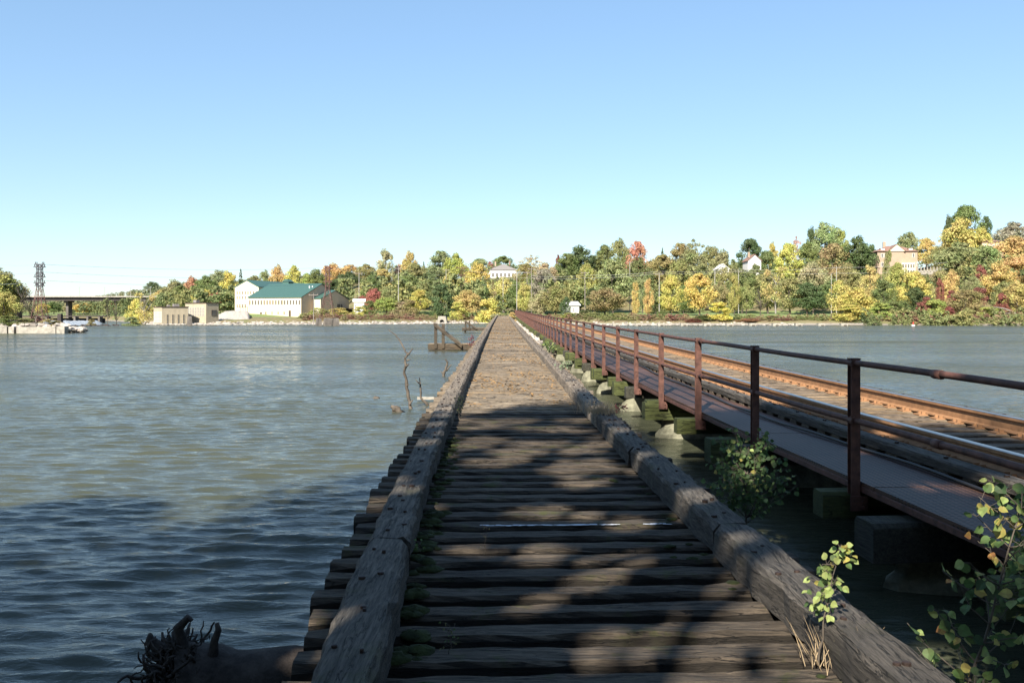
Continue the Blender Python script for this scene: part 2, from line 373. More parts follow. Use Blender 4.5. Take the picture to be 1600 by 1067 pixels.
# river: one sheet, perspective-spaced so the near swell is real geometry
ry = np.concatenate([-np.geomspace(60, 3, 12), np.arange(-2.5, 3.8, .06), 3.8*np.exp(np.arange(0, math.log(400/3.8), .0034))])
t = np.linspace(-1, 1, 640); uu = np.sinh(t*2.2)/np.sinh(2.2)
YY = np.repeat(ry[:, None], len(uu), 1); XX = uu[None, :]*(9+1.25*np.maximum(YY, 0)+np.where(YY < 0, -YY, 0)*3)
rs = np.random.RandomState(5); Z = np.zeros_like(XX)
cell = np.maximum(np.gradient(ry)[:, None]*1.0, .03)
for k in range(64):
    lam = .085*(6.5 ** rs.rand()); th = R(84)+rs.normal()*R(17); amp = .0090*lam**.9*rs.uniform(.4, 1)
    kx, ky = math.cos(th)*2*math.pi/lam, math.sin(th)*2*math.pi/lam
    ph = rs.rand()*6.28+.8*np.sin(XX*.31+k)+.6*np.sin(YY*.23+k*2.1)
    fade = np.clip(lam/(cell*4.5)-.6, 0, 1)
    s_ = np.sin(kx*XX+ky*YY+ph); Z += amp*fade*(s_+.55*(s_*s_-.5))*(.65+.5*np.sin(XX*.4+YY*.19+k))
Z *= np.where((XX > 1.2) & (XX < 7), .45, 1.0)
P = np.stack([XX, YY, Z], -1)
tag(link('river', gridmesh('river', P, M['water'])), kind='structure')
P2 = []
for s in (-1, 1):   # the river carries on out of sight to both sides
    e = XX[:, -1]; xo = np.array([0, 1500.0])[None, :]*np.ones((len(ry), 1)); Xs = s*(e[:, None]+xo)
    Pq = np.stack([Xs, YY[:, :2], np.concatenate([Z[:, (-1 if s > 0 else 0)][:, None], np.zeros((len(ry), 1))], 1)], -1)
    if s < 0: Pq = Pq[:, ::-1]
    tag(link('river', gridmesh('river_side', Pq, M['water'])), kind='structure')

# ---------------------------------------------------------------- old timber trestle
rng = random.Random(11)
GR = .0065
C = smooth_curve([(-6, .9), (0, .53), (3.5, .34), (7, .165), (13, .02), (18.6, -.07), (26, -.175), (36, -.33), (52, -.55), (80, -.9), (120, -1.35), (180, -1.95), (230, -2.4)])
RR = smooth_curve([(-6, 3.5), (0, 3.17), (5.1, 2.93), (7.35, 2.80), (9.79, 2.65), (12.2, 2.54), (14.7, 2.44), (18.3, 2.34), (22, 2.25), (26.9, 2.15), (34.2, 2.04), (41.5, 1.93), (60, 1.68), (90, 1.36), (130, 1.0), (180, .6), (230, .2)])
def slope(f, Y): return (f(Y+.3)-f(Y-.3))/.6
def on(f, Y, off, h):
    s = slope(f, Y); return Vector((f(Y)+off, Y-off*s, CZ-h+GR*Y))
END = 184.0
trestle = empty('timber_trestle', on(C, 2, .1, 2.05), 'old decommissioned timber trestle with open weathered ties and a guard timber along each edge', 'bridge')
def part(o, par, label=None, kind=None):
    o.parent = par; o.matrix_parent_inverse = Matrix.Translation(par.location).inverted()
    if label: o['label'] = label
    if kind: o['kind'] = kind
    return o
TS = .324; Y = -.9; k = 0
rest = MB()
def tie_geo(mb, Y, near):
    w = rng.uniform(.175, .215) if near else rng.uniform(.21, .235); a = on(C, Y, -1.36+rng.uniform(-.05, .05), 1.65+rng.uniform(-.006, .008)); b = on(C, Y, 1.62+rng.uniform(-.06, .06), 1.65+rng.uniform(-.006, .008))
    dY = rng.uniform(-.012, .012); a.y += dY; b.y += dY+rng.uniform(-.012, .012)
    n = 22 if near else 3; pts = [a.lerp(b, i/n) for i in range(n+1)]
    mb.timber(pts, w, .20, rng, .009 if near else .005, .02)
while Y < END:
    if Y < -.9+100*TS-.01:
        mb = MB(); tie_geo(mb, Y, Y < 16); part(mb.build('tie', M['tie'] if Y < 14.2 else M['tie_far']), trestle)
    else: tie_geo(rest, Y, False)
    Y += TS; k += 1
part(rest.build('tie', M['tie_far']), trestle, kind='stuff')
# guard timbers, butt-jointed lengths
for side in (-1, 1):
    off = -1.005 if side < 0 else 1.255
    Y = -.9 if side < 0 else -1.2
    joints = [3.0, 5.7, 8.9, 12.4, 16.1, 20.5] if side < 0 else [2.6, 5.95, 9.3, 12.25, 16.9, 21]
    while joints[-1] < END-6: joints.append(joints[-1]+rng.uniform(4.2, 5.6))
    joints.append(END)
    far = MB()
    for J in joints:
        ln = J-.012-Y; n = max(3, int(ln/(.14 if Y < 22 else .8))); j = rng.uniform(-.012, .012); hh = rng.uniform(-.008, .008)
        w = rng.uniform(.245, .27); mb = MB()
        pts = [on(C, Y+ln*i/n, off+j, 1.45+hh) for i in range(n+1)]
        mb.timber(pts, w, .199, rng, .012 if Y < 22 else .006, .026)
        yb = Y+.25
        while yb < J-.1 and Y < 60:
            for q in ([rng.uniform(-.07, .07)] if Y > 22 else [rng.uniform(-.08, .03), rng.uniform(.0, .08)]):
                p = on(C, yb+rng.uniform(-.1, .1), off+q, 1.45+hh)
                r = rng.uniform(.009, .022) if Y < 22 else .02
                mb.tube([p+Vector((0, 0, -.01)), p+Vector((0, 0, .011)), p+Vector((0, 0, .014))], [r, r, r*.6], 8, 1)
            yb += rng.uniform(.4, .75)
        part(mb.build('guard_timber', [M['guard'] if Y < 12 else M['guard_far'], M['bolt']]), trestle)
        Y = J
# stringers and bents
for off in (-.75, -.45, .7, 1.0):
    mb = MB(); n = 60; mb.timber([on(C, -1+(END+1)*i/n, off, 1.852) for i in range(n+1)], .2, .42, rng, .004, .02)
    part(mb.build('stringer', M['greytimber']), trestle)
Y = 1.5
while Y < 100:
    mb = MB(); a = on(C, Y, -1.3, 2.28); b = on(C, Y, 1.55, 2.28); mb.timber([a, a.lerp(b, .5), b], .3, .3, rng)
    part(mb.build('cap', M['greytimber']), trestle); Y += 4.1
# moss cushions and litter on the old deck
def blob(mb, c, r, rng, n=7, flat=.5, mi=0, rough=.25):
    ph = rng.uniform(0, 6.28); vs = []; fs = []; rows = 5
    for i in range(rows):
        a = i/(rows-1)*math.pi/2
        for k in range(n):
            t = 2*math.pi*k/n+ph; q = r*math.cos(a)*(1+rng.uniform(-rough, rough)); vs.append((c[0]+q*math.cos(t)*1.25, c[1]+q*math.sin(t), c[2]+r*flat*math.sin(a)*(1+rng.uniform(-.2, .2))))
    for i in range(rows-1):
        for k in range(n): fs.append((i*n+k, i*n+(k+1) % n, (i+1)*n+(k+1) % n, (i+1)*n+k))
    mb.add(vs, fs, mi)
mb = MB()
for i in range(150):
    y = rng.uniform(2.5, 11.5); k0 = round((y+.9)/TS); yt = -.9+k0*TS
    p = on(C, yt, -.86+abs(rng.gauss(0, .09)), 1.652); p.y += rng.uniform(-.1, .1)
    blob(mb, p, rng.uniform(.02, .065)*(1 if y < 8 else .7), rng, 9, .55)
for i in range(20):
    y = rng.uniform(2.5, 9); k0 = round((y+.9)/TS); yt = -.9+k0*TS
    p = on(C, yt, 1.09-abs(rng.gauss(0, .1)), 1.652); p.y += rng.uniform(-.08, .08); blob(mb, p, rng.uniform(.015, .04), rng, 9, .4)
tag(mb.build('moss', M['mossgreen'], smooth=True), 'dark green moss cushions on the ties along the foot of the left guard timber', 'moss', kind='stuff')
V = []
rs = np.random.RandomState(3)
for i in range(15000):
    y = 15+rs.rand()**1.3*120; off = rs.uniform(-.85, 1.08)
    dens = .5+.5*math.sin(y*.9+off*2.2)*math.sin(y*.23+off*1.7+1)
    if rs.rand() > dens**2: continue
    kk = round((y+.9)/TS); yy = -.9+kk*TS+rs.uniform(-.1, .1)
    p = on(C, yy, off, 1.65-.008); a = rs.rand()*6.28; s = rs.uniform(.012, .032)
    ux = np.array([math.cos(a), math.sin(a), rs.uniform(-.3, .3)])*s; uy = np.array([-math.sin(a), math.cos(a), rs.uniform(-.3, .3)])*s*.7
    c = np.array(p); V.append([c-ux-uy, c+ux-uy, c+ux+uy, c-ux+uy])
tag(link('leaf_litter', npmesh('leaf_litter', np.array(V), 4, M['litter'])), 'scattered orange dead leaves lying on the sunlit far part of the old deck', 'leaf litter', kind='stuff')

# ---------------------------------------------------------------- rail bridge
rb = empty('rail_bridge', on(RR, 2, 2, 2.05), 'active low railway bridge with rusty rails on wooden ties and a red grated walkway', 'bridge')
Y = 1.2; n = 0; rest = MB()
tp = MB()
RO = (1.36, 2.86)
while Y < END:
    mb = MB() if n < 100 else rest
    a = on(RR, Y, .90+rng.uniform(-.01, .01), 1.39); b = on(RR, Y, 3.62+rng.uniform(-.03, .03), 1.39); dy = rng.uniform(-.015, .015); a.y += dy; b.y += dy
    nn = 8 if n < 60 else 2; mb.timber([a.lerp(b, i/nn) for i in range(nn+1)], .235, .2, rng, .006, .012)
    if n < 100: part(mb.build('tie', M['track_tie']), rb)
    pl = MB() if n < 50 else tp
    for r in RO:
        if n < 50: pl = MB()
        p = on(RR, Y, r, 1.39); pl.box((p.x, p.y+dy, p.z+.008), (.36, .18, .02))
        for sx_ in (-.11, .11):
            for sy_ in (-.05, .05): pl.box((p.x+sx_, p.y+dy+sy_, p.z+.03), (.045, .03, .04))
        if n < 50: part(pl.build('tie_plate', M['railrust']), rb)
    Y += .43; n += 1
part(rest.build('tie', M['track_tie']), rb, kind='stuff'); part(tp.build('tie_plate', M['railrust']), rb, kind='stuff')
prof = [(-.075, 0), (.075, 0), (.075, .012), (.012, .028), (.012, .125), (.037, .138), (.037, .165), (.03, .172), (-.03, .172), (-.037, .165), (-.037, .138), (-.012, .125), (-.012, .028), (-.075, .012)]
for r in RO:
    ys_ = [1+i*.6 for i in range(60)]+[37+i*3 for i in range(50)]; vs = []; fs = []; mi = []; N = len(prof)
    for y in ys_:
        p = on(RR, y, r, 1.39-.018)
        for (a, b_) in prof: vs.append((p.x+a, p.y, p.z+b_))
    mb = MB()
    for i in range(len(ys_)-1):
        for k in range(N):
            mb.f.append((i*N+k, i*N+(k+1) % N, (i+1)*N+(k+1) % N, (i+1)*N+k)); mb.m.append(1 if k in (6, 7, 8) else 0)
    mb.f.append(tuple(range(N))); mb.m.append(0); mb.v = vs
    part(mb.build('rail', [M['railrust'], M['railhead']]), rb)
for off, h, w in ((.98, 1.30, .17), (3.36, 1.30, .2)):
    Y = 1.0
    while Y < END:
        J = min(END, Y+rng.uniform(5.5, 7)); nn = max(3, int((J-Y)/(.4 if Y < 25 else 2))); j = rng.uniform(-.012, .012); mb = MB()
        mb.timber([on(RR, Y+(J-.015-Y)*i/nn, off+j, h+rng.uniform(-.002, .002)) for i in range(nn+1)], w, .086, rng, .007, .015)
        y = Y+.3
        while y < J and Y < 45:
            p = on(RR, y, off+j, h); mb.tube([p, p+Vector((0, 0, .018))], .022, 7, 1); y += .86
        part(mb.build('guard_timber', [M['guard'], M['bolt']]), rb); Y = J
# steel girders under the track, walkway plates, channel edge
for off in (1.36, 2.86):
    mb = MB(); mb.timber([on(RR, 1+(END-1)*i/60, off, 1.592) for i in range(61)], .32, .2, rng, .001, .01); part(mb.build('stringer', M['greytimber']), rb)
Y = 1.0
while Y < END:
    J = Y+3.05; mb = MB(); nn = 3
    for i in range(nn):
        y0, y1 = Y+(J-.02-Y)*i/nn, Y+(J-.02-Y)*(i+1)/nn
        q = [on(RR, y0, .05, 1.42), on(RR, y0, .865, 1.42), on(RR, y1, .865, 1.42), on(RR, y1, .05, 1.42)]
        lo = [p-Vector((0, 0, .03)) for p in q]
        mb.add(q+lo, [(0, 1, 2, 3), (7, 6, 5, 4), (0, 3, 7, 4), (1, 5, 6, 2)]+([(0, 4, 5, 1)] if i == 0 else [])+([(3, 2, 6, 7)] if i == nn-1 else []))
    part(mb.build('walkway_plate', M['grating']), rb); Y = J
mb = MB(); mb.timber([on(RR, 1+(END-1)*i/90, .07, 1.452) for i in range(91)], .05, .05, rng, .001, .006); part(mb.build('walkway_beam', M['rust']), rb)
mb = MB(); mb.timber([on(RR, 1+(END-1)*i/90, .8, 1.452) for i in range(91)], .05, .10, rng, .001, .006); part(mb.build('walkway_beam', M['rust']), rb)
# bents: timber cap on a concrete footing
Y = 2.5; n = 0
while Y < END-4:
    a = on(RR, Y, -.22+rng.uniform(-.06, .05), 1.555); b = on(RR, Y, 4.1, 1.555); mb = MB()
    mb.timber([a.lerp(b, i/10) for i in range(11)], .30, .28, rng, .006, .02)
    part(mb.build('cap', M['mossy'] if n > 1 else M['greytimber']), rb)
    mb = MB(); p = on(RR, Y, 1.98, 1.836); zt = p.z; zb = -1.2
    vs = []
    for (z, ex, hw) in ((zt, 1.93, .18), (zt-.14, 1.95, .20), (.06, 2.03, .22), (-.02, 2.04, .23), (zb, 2.1, .3)):
        for k in range(20):
            t = 2*math.pi*k/20; cx = math.copysign(abs(math.cos(t))**.55, math.cos(t)); cy = math.copysign(abs(math.sin(t))**.7, math.sin(t))
            vs.append((p.x+cx*ex+rng.uniform(-.01, .01), p.y+cy*hw+rng.uniform(-.01, .01), z))
    fs = [tuple(range(20))]
    for i in range(4):
        for k in range(20): fs.append(((i+1)*20+k, (i+1)*20+(k+1) % 20, i*20+(k+1) % 20, i*20+k))
    mb.add(vs, fs); part(mb.build('footing', M['footing']), rb)
    Y += 4.1; n += 1
PS = 2.44; PY = [4.9+PS*i for i in range(-1, 73)]
for i, Y in enumerate(PY):
    mb = MB(); a = on(RR, Y, -.24+rng.uniform(-.05, .05), 1.515); b = on(RR, Y, 1.1, 1.515); a.y += .13; b.y += .13
    mb.timber([a, a.lerp(b, .5), b], .2, .21, rng, .005, .015)
    part(mb.build('outrigger', M['mossy'] if (i*7) % 3 else M['greytimber']), rb)
# cable laid along the walkway
mb = MB(); mb.tube([on(RR, y, .74+.07*math.sin(y*.35)+.04*math.sin(y*.93), 1.395+.006*math.sin(y*3)) for y in np.arange(2, 150, .4)], .016, 6)
tag(mb.build('cable', M['rubber'], smooth=True), 'loose black cable running along the red walkway next to the guard timber', 'cable')
# railing
rl = empty('steel_railing', on(RR, 4.9, 0, 1.42), 'rust red steel railing with two pipe rails along the near edge of the walkway', 'railing')
for i, Y in enumerate(PY):
    p = on(RR, Y, 0, 1.42); mb = MB(); zt = p.z+1.0; zb = p.z-.20; w = .075; t = .008
    # I-shaped post: two flanges and a web
    for s in (-1, 1): mb.box((p.x, p.y+s*w/2, (zt+zb)/2), (w, t, zt-zb))
    mb.box((p.x, p.y, (zt+zb)/2), (t, w-t-.001, zt-zb-.002))
    mb.box((p.x, p.y, zt+.004), (w+.008, w+.012, .008))
    mb.box((p.x+.02, p.y-.06, zb+.03), (.14, .012, .12))
    for q in (.0, .05): mb.tube([(p.x+.05, p.y-.066, zb+.0+q), (p.x+.05, p.y-.085, zb+.0+q)], .013, 6)
    for hh in (.97, .50):
        q = p+Vector((0, 0, hh)); mb.tube([q+Vector((-.01, -.052, 0)), q+Vector((-.01, .052, 0))], .034, 8)
    part(mb.build('post', M['rust']), rl)
for hh, nm in ((.97, 'top_rail'), (.50, 'mid_rail')):
    mb = MB(); ys_ = list(np.arange(1.5, 60, .8))+list(np.arange(60, PY[-1], 4))+[PY[-1]]
    mb.tube([on(RR, y, 0, 1.42-hh)+Vector((0, 0, .004*math.sin(y*1.3))) for y in ys_], .024, 10)
    for y in (6.05, 12.0, 18.1, 24.2, 30.3): mb.tube([on(RR, y-.05, 0, 1.42-hh), on(RR, y+.05, 0, 1.42-hh)], .032, 10)
    part(mb.build(nm, M['rust'], smooth=True), rl)

# ---------------------------------------------------------------- timber frames beside the trestle
def frame(Y, x0, x1, label, hp, tx, sx1, row):
    e = empty('braced_timbers', (px(x0, Y), Y, 0), label, 'timber frame', 'timber frames left of the trestle')
    X0, X1 = px(x0, Y), px(x1, Y)+.15; zt = pz(row, Y)
    for dy in (0, 1.0):
        mb = MB(); mb.timber([(X0+(X1-X0)*i/8, Y+dy, zt) for i in range(9)], .32, .34, rng, .012, .02, side=Vector((0, 1, 0))); part(mb.build('beam', M['tie_far']), e)
        for xx in (X0+.3, X0+(X1-X0)*.75):
            mb = MB(); mb.tube([(xx, Y+dy, zt-.25), (xx, Y+dy, -1)], .09, 8); part(mb.build('pile', M['greytimber']), e)
    for dx in (0, .42):
        mb = MB(); xx = px(tx, Y)-.1+dx; mb.box((xx, Y-.18, zt+hp/2-.12), (.16, .12, hp+.24)); part(mb.build('post', M['tie_far']), e)
    for dy in (-.19, .5):
        mb = MB(); a = Vector((px(tx, Y)-.2, Y+dy-.06, zt+hp+.06)); b = Vector((px(sx1, Y), Y+dy-.06, zt-.04))
        mb.timber([a.lerp(b, i/6) for i in range(7)], .2, .2, rng, .008, .015, side=Vector((0, 1, 0))); part(mb.build('strut', M['tie_far']), e)
frame(50, 669, 745, 'nearer braced timber frame with one long sloping strut beside the old trestle', 1.12, 684, 722, 537)
frame(96, 722, 764, 'farther and smaller braced timber frame low beside the old trestle', .75, 729, 745, 512)

# ---------------------------------------------------------------- driftwood
def branch(name, label, Y, strands, cat='dead branch', mat='drift', group=None):
    mb = MB()
    for pts, r0, r1 in strands:
        P = [Vector((px(x, Y), Y+dy, pz(y, Y))) for (x, y, dy) in pts]; Q = []
        for i in range(len(P)-1):
            for k in range(4):
                q = P[i].lerp(P[i+1], k/4)
                if k: q += Vector((rng.uniform(-1, 1), rng.uniform(-1, 1), rng.uniform(-1, 1)))*r0*.35
                Q.append(q)
        Q.append(P[-1]); n = len(Q); rr = [(r0+(r1-r0)*i/(n-1))*rng.uniform(.85, 1.2) for i in range(n)]
        mb.tube(Q, rr, 7)
    o = mb.build(name, M[mat], smooth=True); tag(o, label, cat, group); return o
branch('dead_branch', 'tallest dead branch standing in the water with a long bent tip', 19.4, [
    ([(643, 660, 0), (641.8, 638, 0), (638.6, 626, .1), (634.4, 599, .1), (631, 582, .05), (634, 571, 0), (632.5, 561, 0), (636.5, 554, .05), (630, 544, .1), (621.6, 531, .2), (618, 525.7, .2), (604.6, 515.7, .3)], .040, .010),
    ([(636, 555, 0), (640, 551, 0), (644.5, 545, .1)], .03, .012), ([(634, 572, 0), (638.5, 569, 0)], .03, .014), ([(640, 632, 0), (645, 625, 0)], .03, .01), ([(636, 563, 0), (641, 562, 0)], .02, .01), ([(635, 602, 0), (638.6, 601, 0)], .02, .01)])
branch('dead_branch', 'thin forked dead branch leaning toward the trestle beside the tallest one', 20, [
    ([(674, 640, 0), (668, 632.6, 0), (658, 622, 0), (657.5, 612, 0), (656.7, 601, .05), (649, 594, .1)], .035, .012), ([(656.7, 603, 0), (654.6, 590, .1)], .02, .01)])
branch('dead_branch', 'bleached curved dead branch farther back against the trestle edge', 29.5, [
    ([(692, 592, 0), (694, 582, 0), (698, 572, 0), (699.5, 566, 0), (696, 560.5, 0)], .055, .02), ([(692, 583, 0), (688, 580, 0)], .025, .01), ([(697, 580, 0), (703, 572, 0), (706, 570, 0)], .03, .01)], mat='drift')
branch('driftwood', 'short pointed dark stump of driftwood poking out of the water', 18.7, [([(629, 650, 0), (622, 640, 0), (611, 635, 0)], .085, .04), ([(617, 650, 0), (615, 641, 0)], .07, .03), ([(618, 641, 0), (620, 634, 0)], .02, .01)], 'driftwood')
branch('driftwood', 'small dark knob of driftwood just breaking the water left of the branches', 21.7, [([(591, 625, 0), (586, 622, 0), (583, 624, 0)], .06, .04), ([(584, 624, 0), (586, 620, .1)], .04, .02)], 'driftwood')
mb = MB(); mb.timber([(px(652+4*i, 21), 21, .10) for i in range(8)], .12, .06, rng, .008, .01, side=Vector((0, 1, 0)))
tag(mb.build('plank', M['concrete']), 'pale plank lying at the waterline against the trestle edge', 'plank')
# root wad log at the bottom left
lg = empty('uprooted_log', (-1.5, 5.05, 0), 'dark uprooted log with a tangled root plate lying against the tie ends', 'log')
rg = random.Random(7)
mb = MB(); Q = [Vector((-1.84+i*.085, 4.98+.02*math.sin(i*.9)+i*.012, -.035+.012*math.sin(i*1.3))) for i in range(11)]
mb.tube(Q, [.20+.07*math.exp(-i*.7)+rg.uniform(-.008, .008) for i in range(11)], 18); part(mb.build('trunk', M['barkdark'], smooth=True), lg)
mb = MB(); o = Vector((-1.84, 4.98, -.02))
for k in range(620):
    a = rg.uniform(0, 6.28); d = Vector((-rg.uniform(-.5, 1.0), math.cos(a), math.sin(a)+.6)).normalized(); p = o+d*rg.uniform(.04, .2); L = rg.uniform(.08, .24); Q = [p.copy()]
    for j in range(7):
        d = (d+Vector((rg.uniform(-1, 1), rg.uniform(-1, 1), rg.uniform(-1, 1)))*.8).normalized(); p = p+d*L/7; Q.append(p.copy())
    r = rg.uniform(.003, .011); mb.tube(Q, [r*1.3, r*1.2, r*1.1, r, r*.95, r*.9, r*.8, r*.6], 6)
mb.tube([o+Vector((.16, -.03, .1)), o+Vector((.19, -.03, .2)), o+Vector((.20, -.04, .27)), o+Vector((.225, -.05, .33)), o+Vector((.215, -.05, .37))], [.035, .03, .022, .018, .012], 8)
mb.tube([o+Vector((.0, -.03, .1)), o+Vector((.02, -.03, .25)), o+Vector((-.0, -.04, .34)), o+Vector((.06, -.05, .40)), o+Vector((.08, -.05, .38))], [.04, .034, .028, .02, .012], 8)
mb.tube([o+Vector((-.05, -.03, .1)), o+Vector((-.1, -.03, .22)), o+Vector((-.16, -.04, .27)), o+Vector((-.15, -.05, .31))], [.05, .04, .03, .012], 8)
part(mb.build('roots', M['barkdark'], smooth=True), lg)

# ---------------------------------------------------------------- rocks
def rock(mb, c, r, rng, mi=0, flat=.75):
    n = 6; ph = rng.uniform(0, 6); vs = []; fs = []; sx_, sy_ = rng.uniform(.7, 1.3), rng.uniform(.7, 1.3)
    for (z, q) in ((-.6, .75), (-.1, 1.0), (.4, .8), (.75, .35)):
        for k in range(n):
            t = 2*math.pi*k/n+ph; a = r*q*(1+rng.uniform(-.28, .28)); vs.append((c[0]+a*math.cos(t)*sx_, c[1]+a*math.sin(t)*sy_, c[2]+(z+rng.uniform(-.15, .15))*r*flat))
    for i in range(3):
        for k in range(n): fs.append((i*n+k, i*n+(k+1) % n, (i+1)*n+(k+1) % n, (i+1)*n+k))
    fs.append(tuple(range(n))[::-1]); fs.append(tuple(range(3*n, 4*n))); mb.add(vs, fs, mi)
m = NM('riprap_stone'); m.col(m.ramp(m.island(), [(0, (.14, .12, .10)), (.4, (.30, .26, .22)), (1, (.42, .38, .33))])); m.nrm(m.bump(m.noise(m.coord(), 9, 5), .7, .03)); M['rock'] = m.mat
mb = MB()
for i in range(900):
    y = 47+rng.random()**1.3*130; off = rng.uniform(-.85, .05)+.25*math.sin(y*.5); p = on(RR, y, off-.15, 0); z = .05+.35*(off+.9)*.6+GR*y*.5
    rock(mb, (p.x, p.y, z), rng.uniform(.12, .3), rng)
tag(mb.build('riprap', M['rock']), 'pale riprap stones heaped between the two bridges along the walkway edge', 'riprap', kind='stuff')
mb = MB()
for i in range(2600):
    x = rng.uniform(225, 870) if rng.random() < .85 else rng.uniform(880, 1250)
    ys = interp(x, SH)+rng.uniform(-4.5, 3.5); X = px(x, ys); rock(mb, (X, ys, ground(X, ys)*.55+.12 if ground(X, ys) > -.8 else .05), rng.uniform(.12, .42), rng, flat=.55)
tag(mb.build('shore_rocks', M['rock']), 'broken pale stones lining the waterline of the far bank', 'rocks', kind='stuff')
mb = MB()
for i in range(330):
    x = -60+190*rng.random(); y = 94.5+rng.uniform(0, 3.5); rock(mb, (px(x, y), y, .35+.5*rng.random() if x < 108 else .15+.3*rng.random()), rng.uniform(.18, .5), rng, flat=.7)
tag(mb.build('rock_bank', M['rock']), 'rubble of pale broken stones piled along the spit under the lattice tower', 'rocks', kind='stuff')
mb = MB()
for x0, x1 in ((-90, 11), (13.5, 22), (26, 87), (88.5, 101)):
    a, b = px(x0, 93.5), px(x1, 93.5); mb.box(((a+b)/2, 93.9, .12), (b-a, .9, 1.1+rng.uniform(-.1, .1)))
tag(mb.build('stone_wall', M['concrete']), 'low pale concrete river wall broken into blocks in front of the left spit', 'wall')
# rubbish snag between the bridges
mb = MB()
for i in range(70):
    c = Vector((px(rng.uniform(863, 888), 43), 43+rng.uniform(-.8, .8), rng.uniform(.0, .45))); a = rng.uniform(0, 6.28); L = rng.uniform(.15, .55)
    d = Vector((math.cos(a), math.sin(a)*.4, rng.uniform(-.4, .9))).normalized(); mb.tube([c, c+d*L*.5+Vector((0, 0, .03)), c+d*L], [.03, .024, .01], 5)
tag(mb.build('driftwood_snag', M['drift'], smooth=True), 'tangle of bleached sticks caught between the two bridges', 'driftwood')

# ---------------------------------------------------------------- tree prototypes
def crown_quads(seed, nq, lobes, shape, leaf=.03):
    rs = np.random.RandomState(seed); C_, Rr = [], []
    for i in range(lobes):
        for _ in range(50):
            if shape == 'round': t = rs.rand(); z = .22+.74*t; w = math.sin(math.pi*min(1, .14+.84*t))**.7
            elif shape == 'tall': t = rs.rand(); z = .12+.84*t; w = math.sin(math.pi*min(1, .12+.84*t))**.6*.85
            elif shape == 'bush': t = rs.rand()**1.25; z = .06+.86*t; w = math.cos(t*math.pi/2*.92)**.55
            elif shape == 'cone': t = rs.rand()**1.4; z = .08+.9*t; w = (1-t)*.95+.04
            elif shape == 'sparse': t = rs.rand(); z = .3+.68*t; w = math.sin(math.pi*min(1, .15+.8*t))**.5
            a = rs.rand()*6.283; r = rs.rand()**.45*.40*w
            if abs(math.sin(a*1.5+seed)*.5+math.sin(a*3+z*9+seed*2)*.5) > .15 or rs.rand() < .6: break
        C_.append((r*math.cos(a), r*math.sin(a), z)); Rr.append((rs.uniform(.09, .17) if shape != 'sparse' else rs.uniform(.06, .12))*(1.2-.5*t if shape != 'cone' else .7*(1.1-t)))
    C_ = np.array(C_); Rr = np.array(Rr); k = rs.randint(0, lobes, nq)
    d = rs.normal(size=(nq, 3)); d /= np.linalg.norm(d, axis=1)[:, None]; d[:, 2] = d[:, 2]*.8+.12
    rad = Rr[k]*(1-.55*rs.rand(nq)**2.2)*(1+.25*(rs.rand(nq) > .93))
    p = C_[k]+d*rad[:, None]*np.array([1, 1, .8])
    nrm = d*.8+rs.normal(size=(nq, 3))*.48+np.array([0, 0, .25]); nrm /= np.linalg.norm(nrm, axis=1)[:, None]
    t = np.cross(nrm, rs.normal(size=(nq, 3))); t /= np.linalg.norm(t, axis=1)[:, None]; b = np.cross(nrm, t)
    s = (leaf*rs.uniform(.45, 1.15, nq))[:, None]*.5
    q = np.stack([p-t*s*1.25, p-b*s*.8+t*s*.1, p+t*s*1.25, p+b*s*.8-t*s*.1], 1)
    return q
def trunk_mesh(seed, top=.75, r=.022, limbs=9, mat='bark', twigs=0, spread=.33):
    rg = random.Random(seed); mb = MB(); pts = []; x = y = 0
    for i in range(9):
        z = top*i/8; pts.append(Vector((x, y, z))); x += rg.uniform(-.012, .012); y += rg.uniform(-.012, .012)
    mb.tube([Vector((0, 0, -.06))]+pts, [r*1.5]+[r*(1.15-.95*i/8) for i in range(9)], 7)
    for k in range(limbs):
        i = rg.randint(2, 7); p = pts[i].copy(); a = rg.uniform(0, 6.28); d = Vector((math.cos(a), math.sin(a), rg.uniform(.5, 1.2))).normalized(); L = rg.uniform(.6, 1)*spread*(1.1-.05*i); Q = [p.copy()]
        for j in range(5):
            d = (d+Vector((rg.uniform(-1, 1), rg.uniform(-1, 1), rg.uniform(-.4, 1)))*.22).normalized(); p = p+d*L/5; Q.append(p.copy())
            for w in range(twigs):
                dd = (d+Vector((rg.uniform(-1, 1), rg.uniform(-1, 1), rg.uniform(-.3, 1)))*.9).normalized(); l2 = rg.uniform(.05, .13)
                mb.tube([p, p+dd*l2*.5, p+(dd+Vector((0, 0, .2)))*l2], [r*.16, r*.11, r*.05], 3, cap=False)
        mb.tube(Q, [r*.5*(1-.16*j) for j in range(6)], 5, cap=False)
    return mb.mesh('trunk', M[mat], True)
PR = {'round': [], 'tall': [], 'bush': [], 'cone': [], 'sparse': []}
for kind, cnt, nq, lobes in (('round', 6, 8200, 66), ('tall', 4, 6500, 54), ('bush', 4, 5600, 55), ('cone', 2, 4200, 90), ('sparse', 3, 1700, 34)):
    for i in range(cnt):
        q = crown_quads(100+i*7+len(kind), nq, lobes, kind, .036 if kind != 'bush' else .045)
        PR[kind].append((npmesh('crown', q, 4, M['leaf']), trunk_mesh(i+50, .8 if kind != 'bush' else .5, mat='bark' if kind != 'sparse' else 'palebark', twigs=2 if kind == 'sparse' else 0)))
BARE = [trunk_mesh(300+i, .85, .016, 16, 'palebark' if i % 2 else 'bark', twigs=5, spread=.42) for i in range(3)]
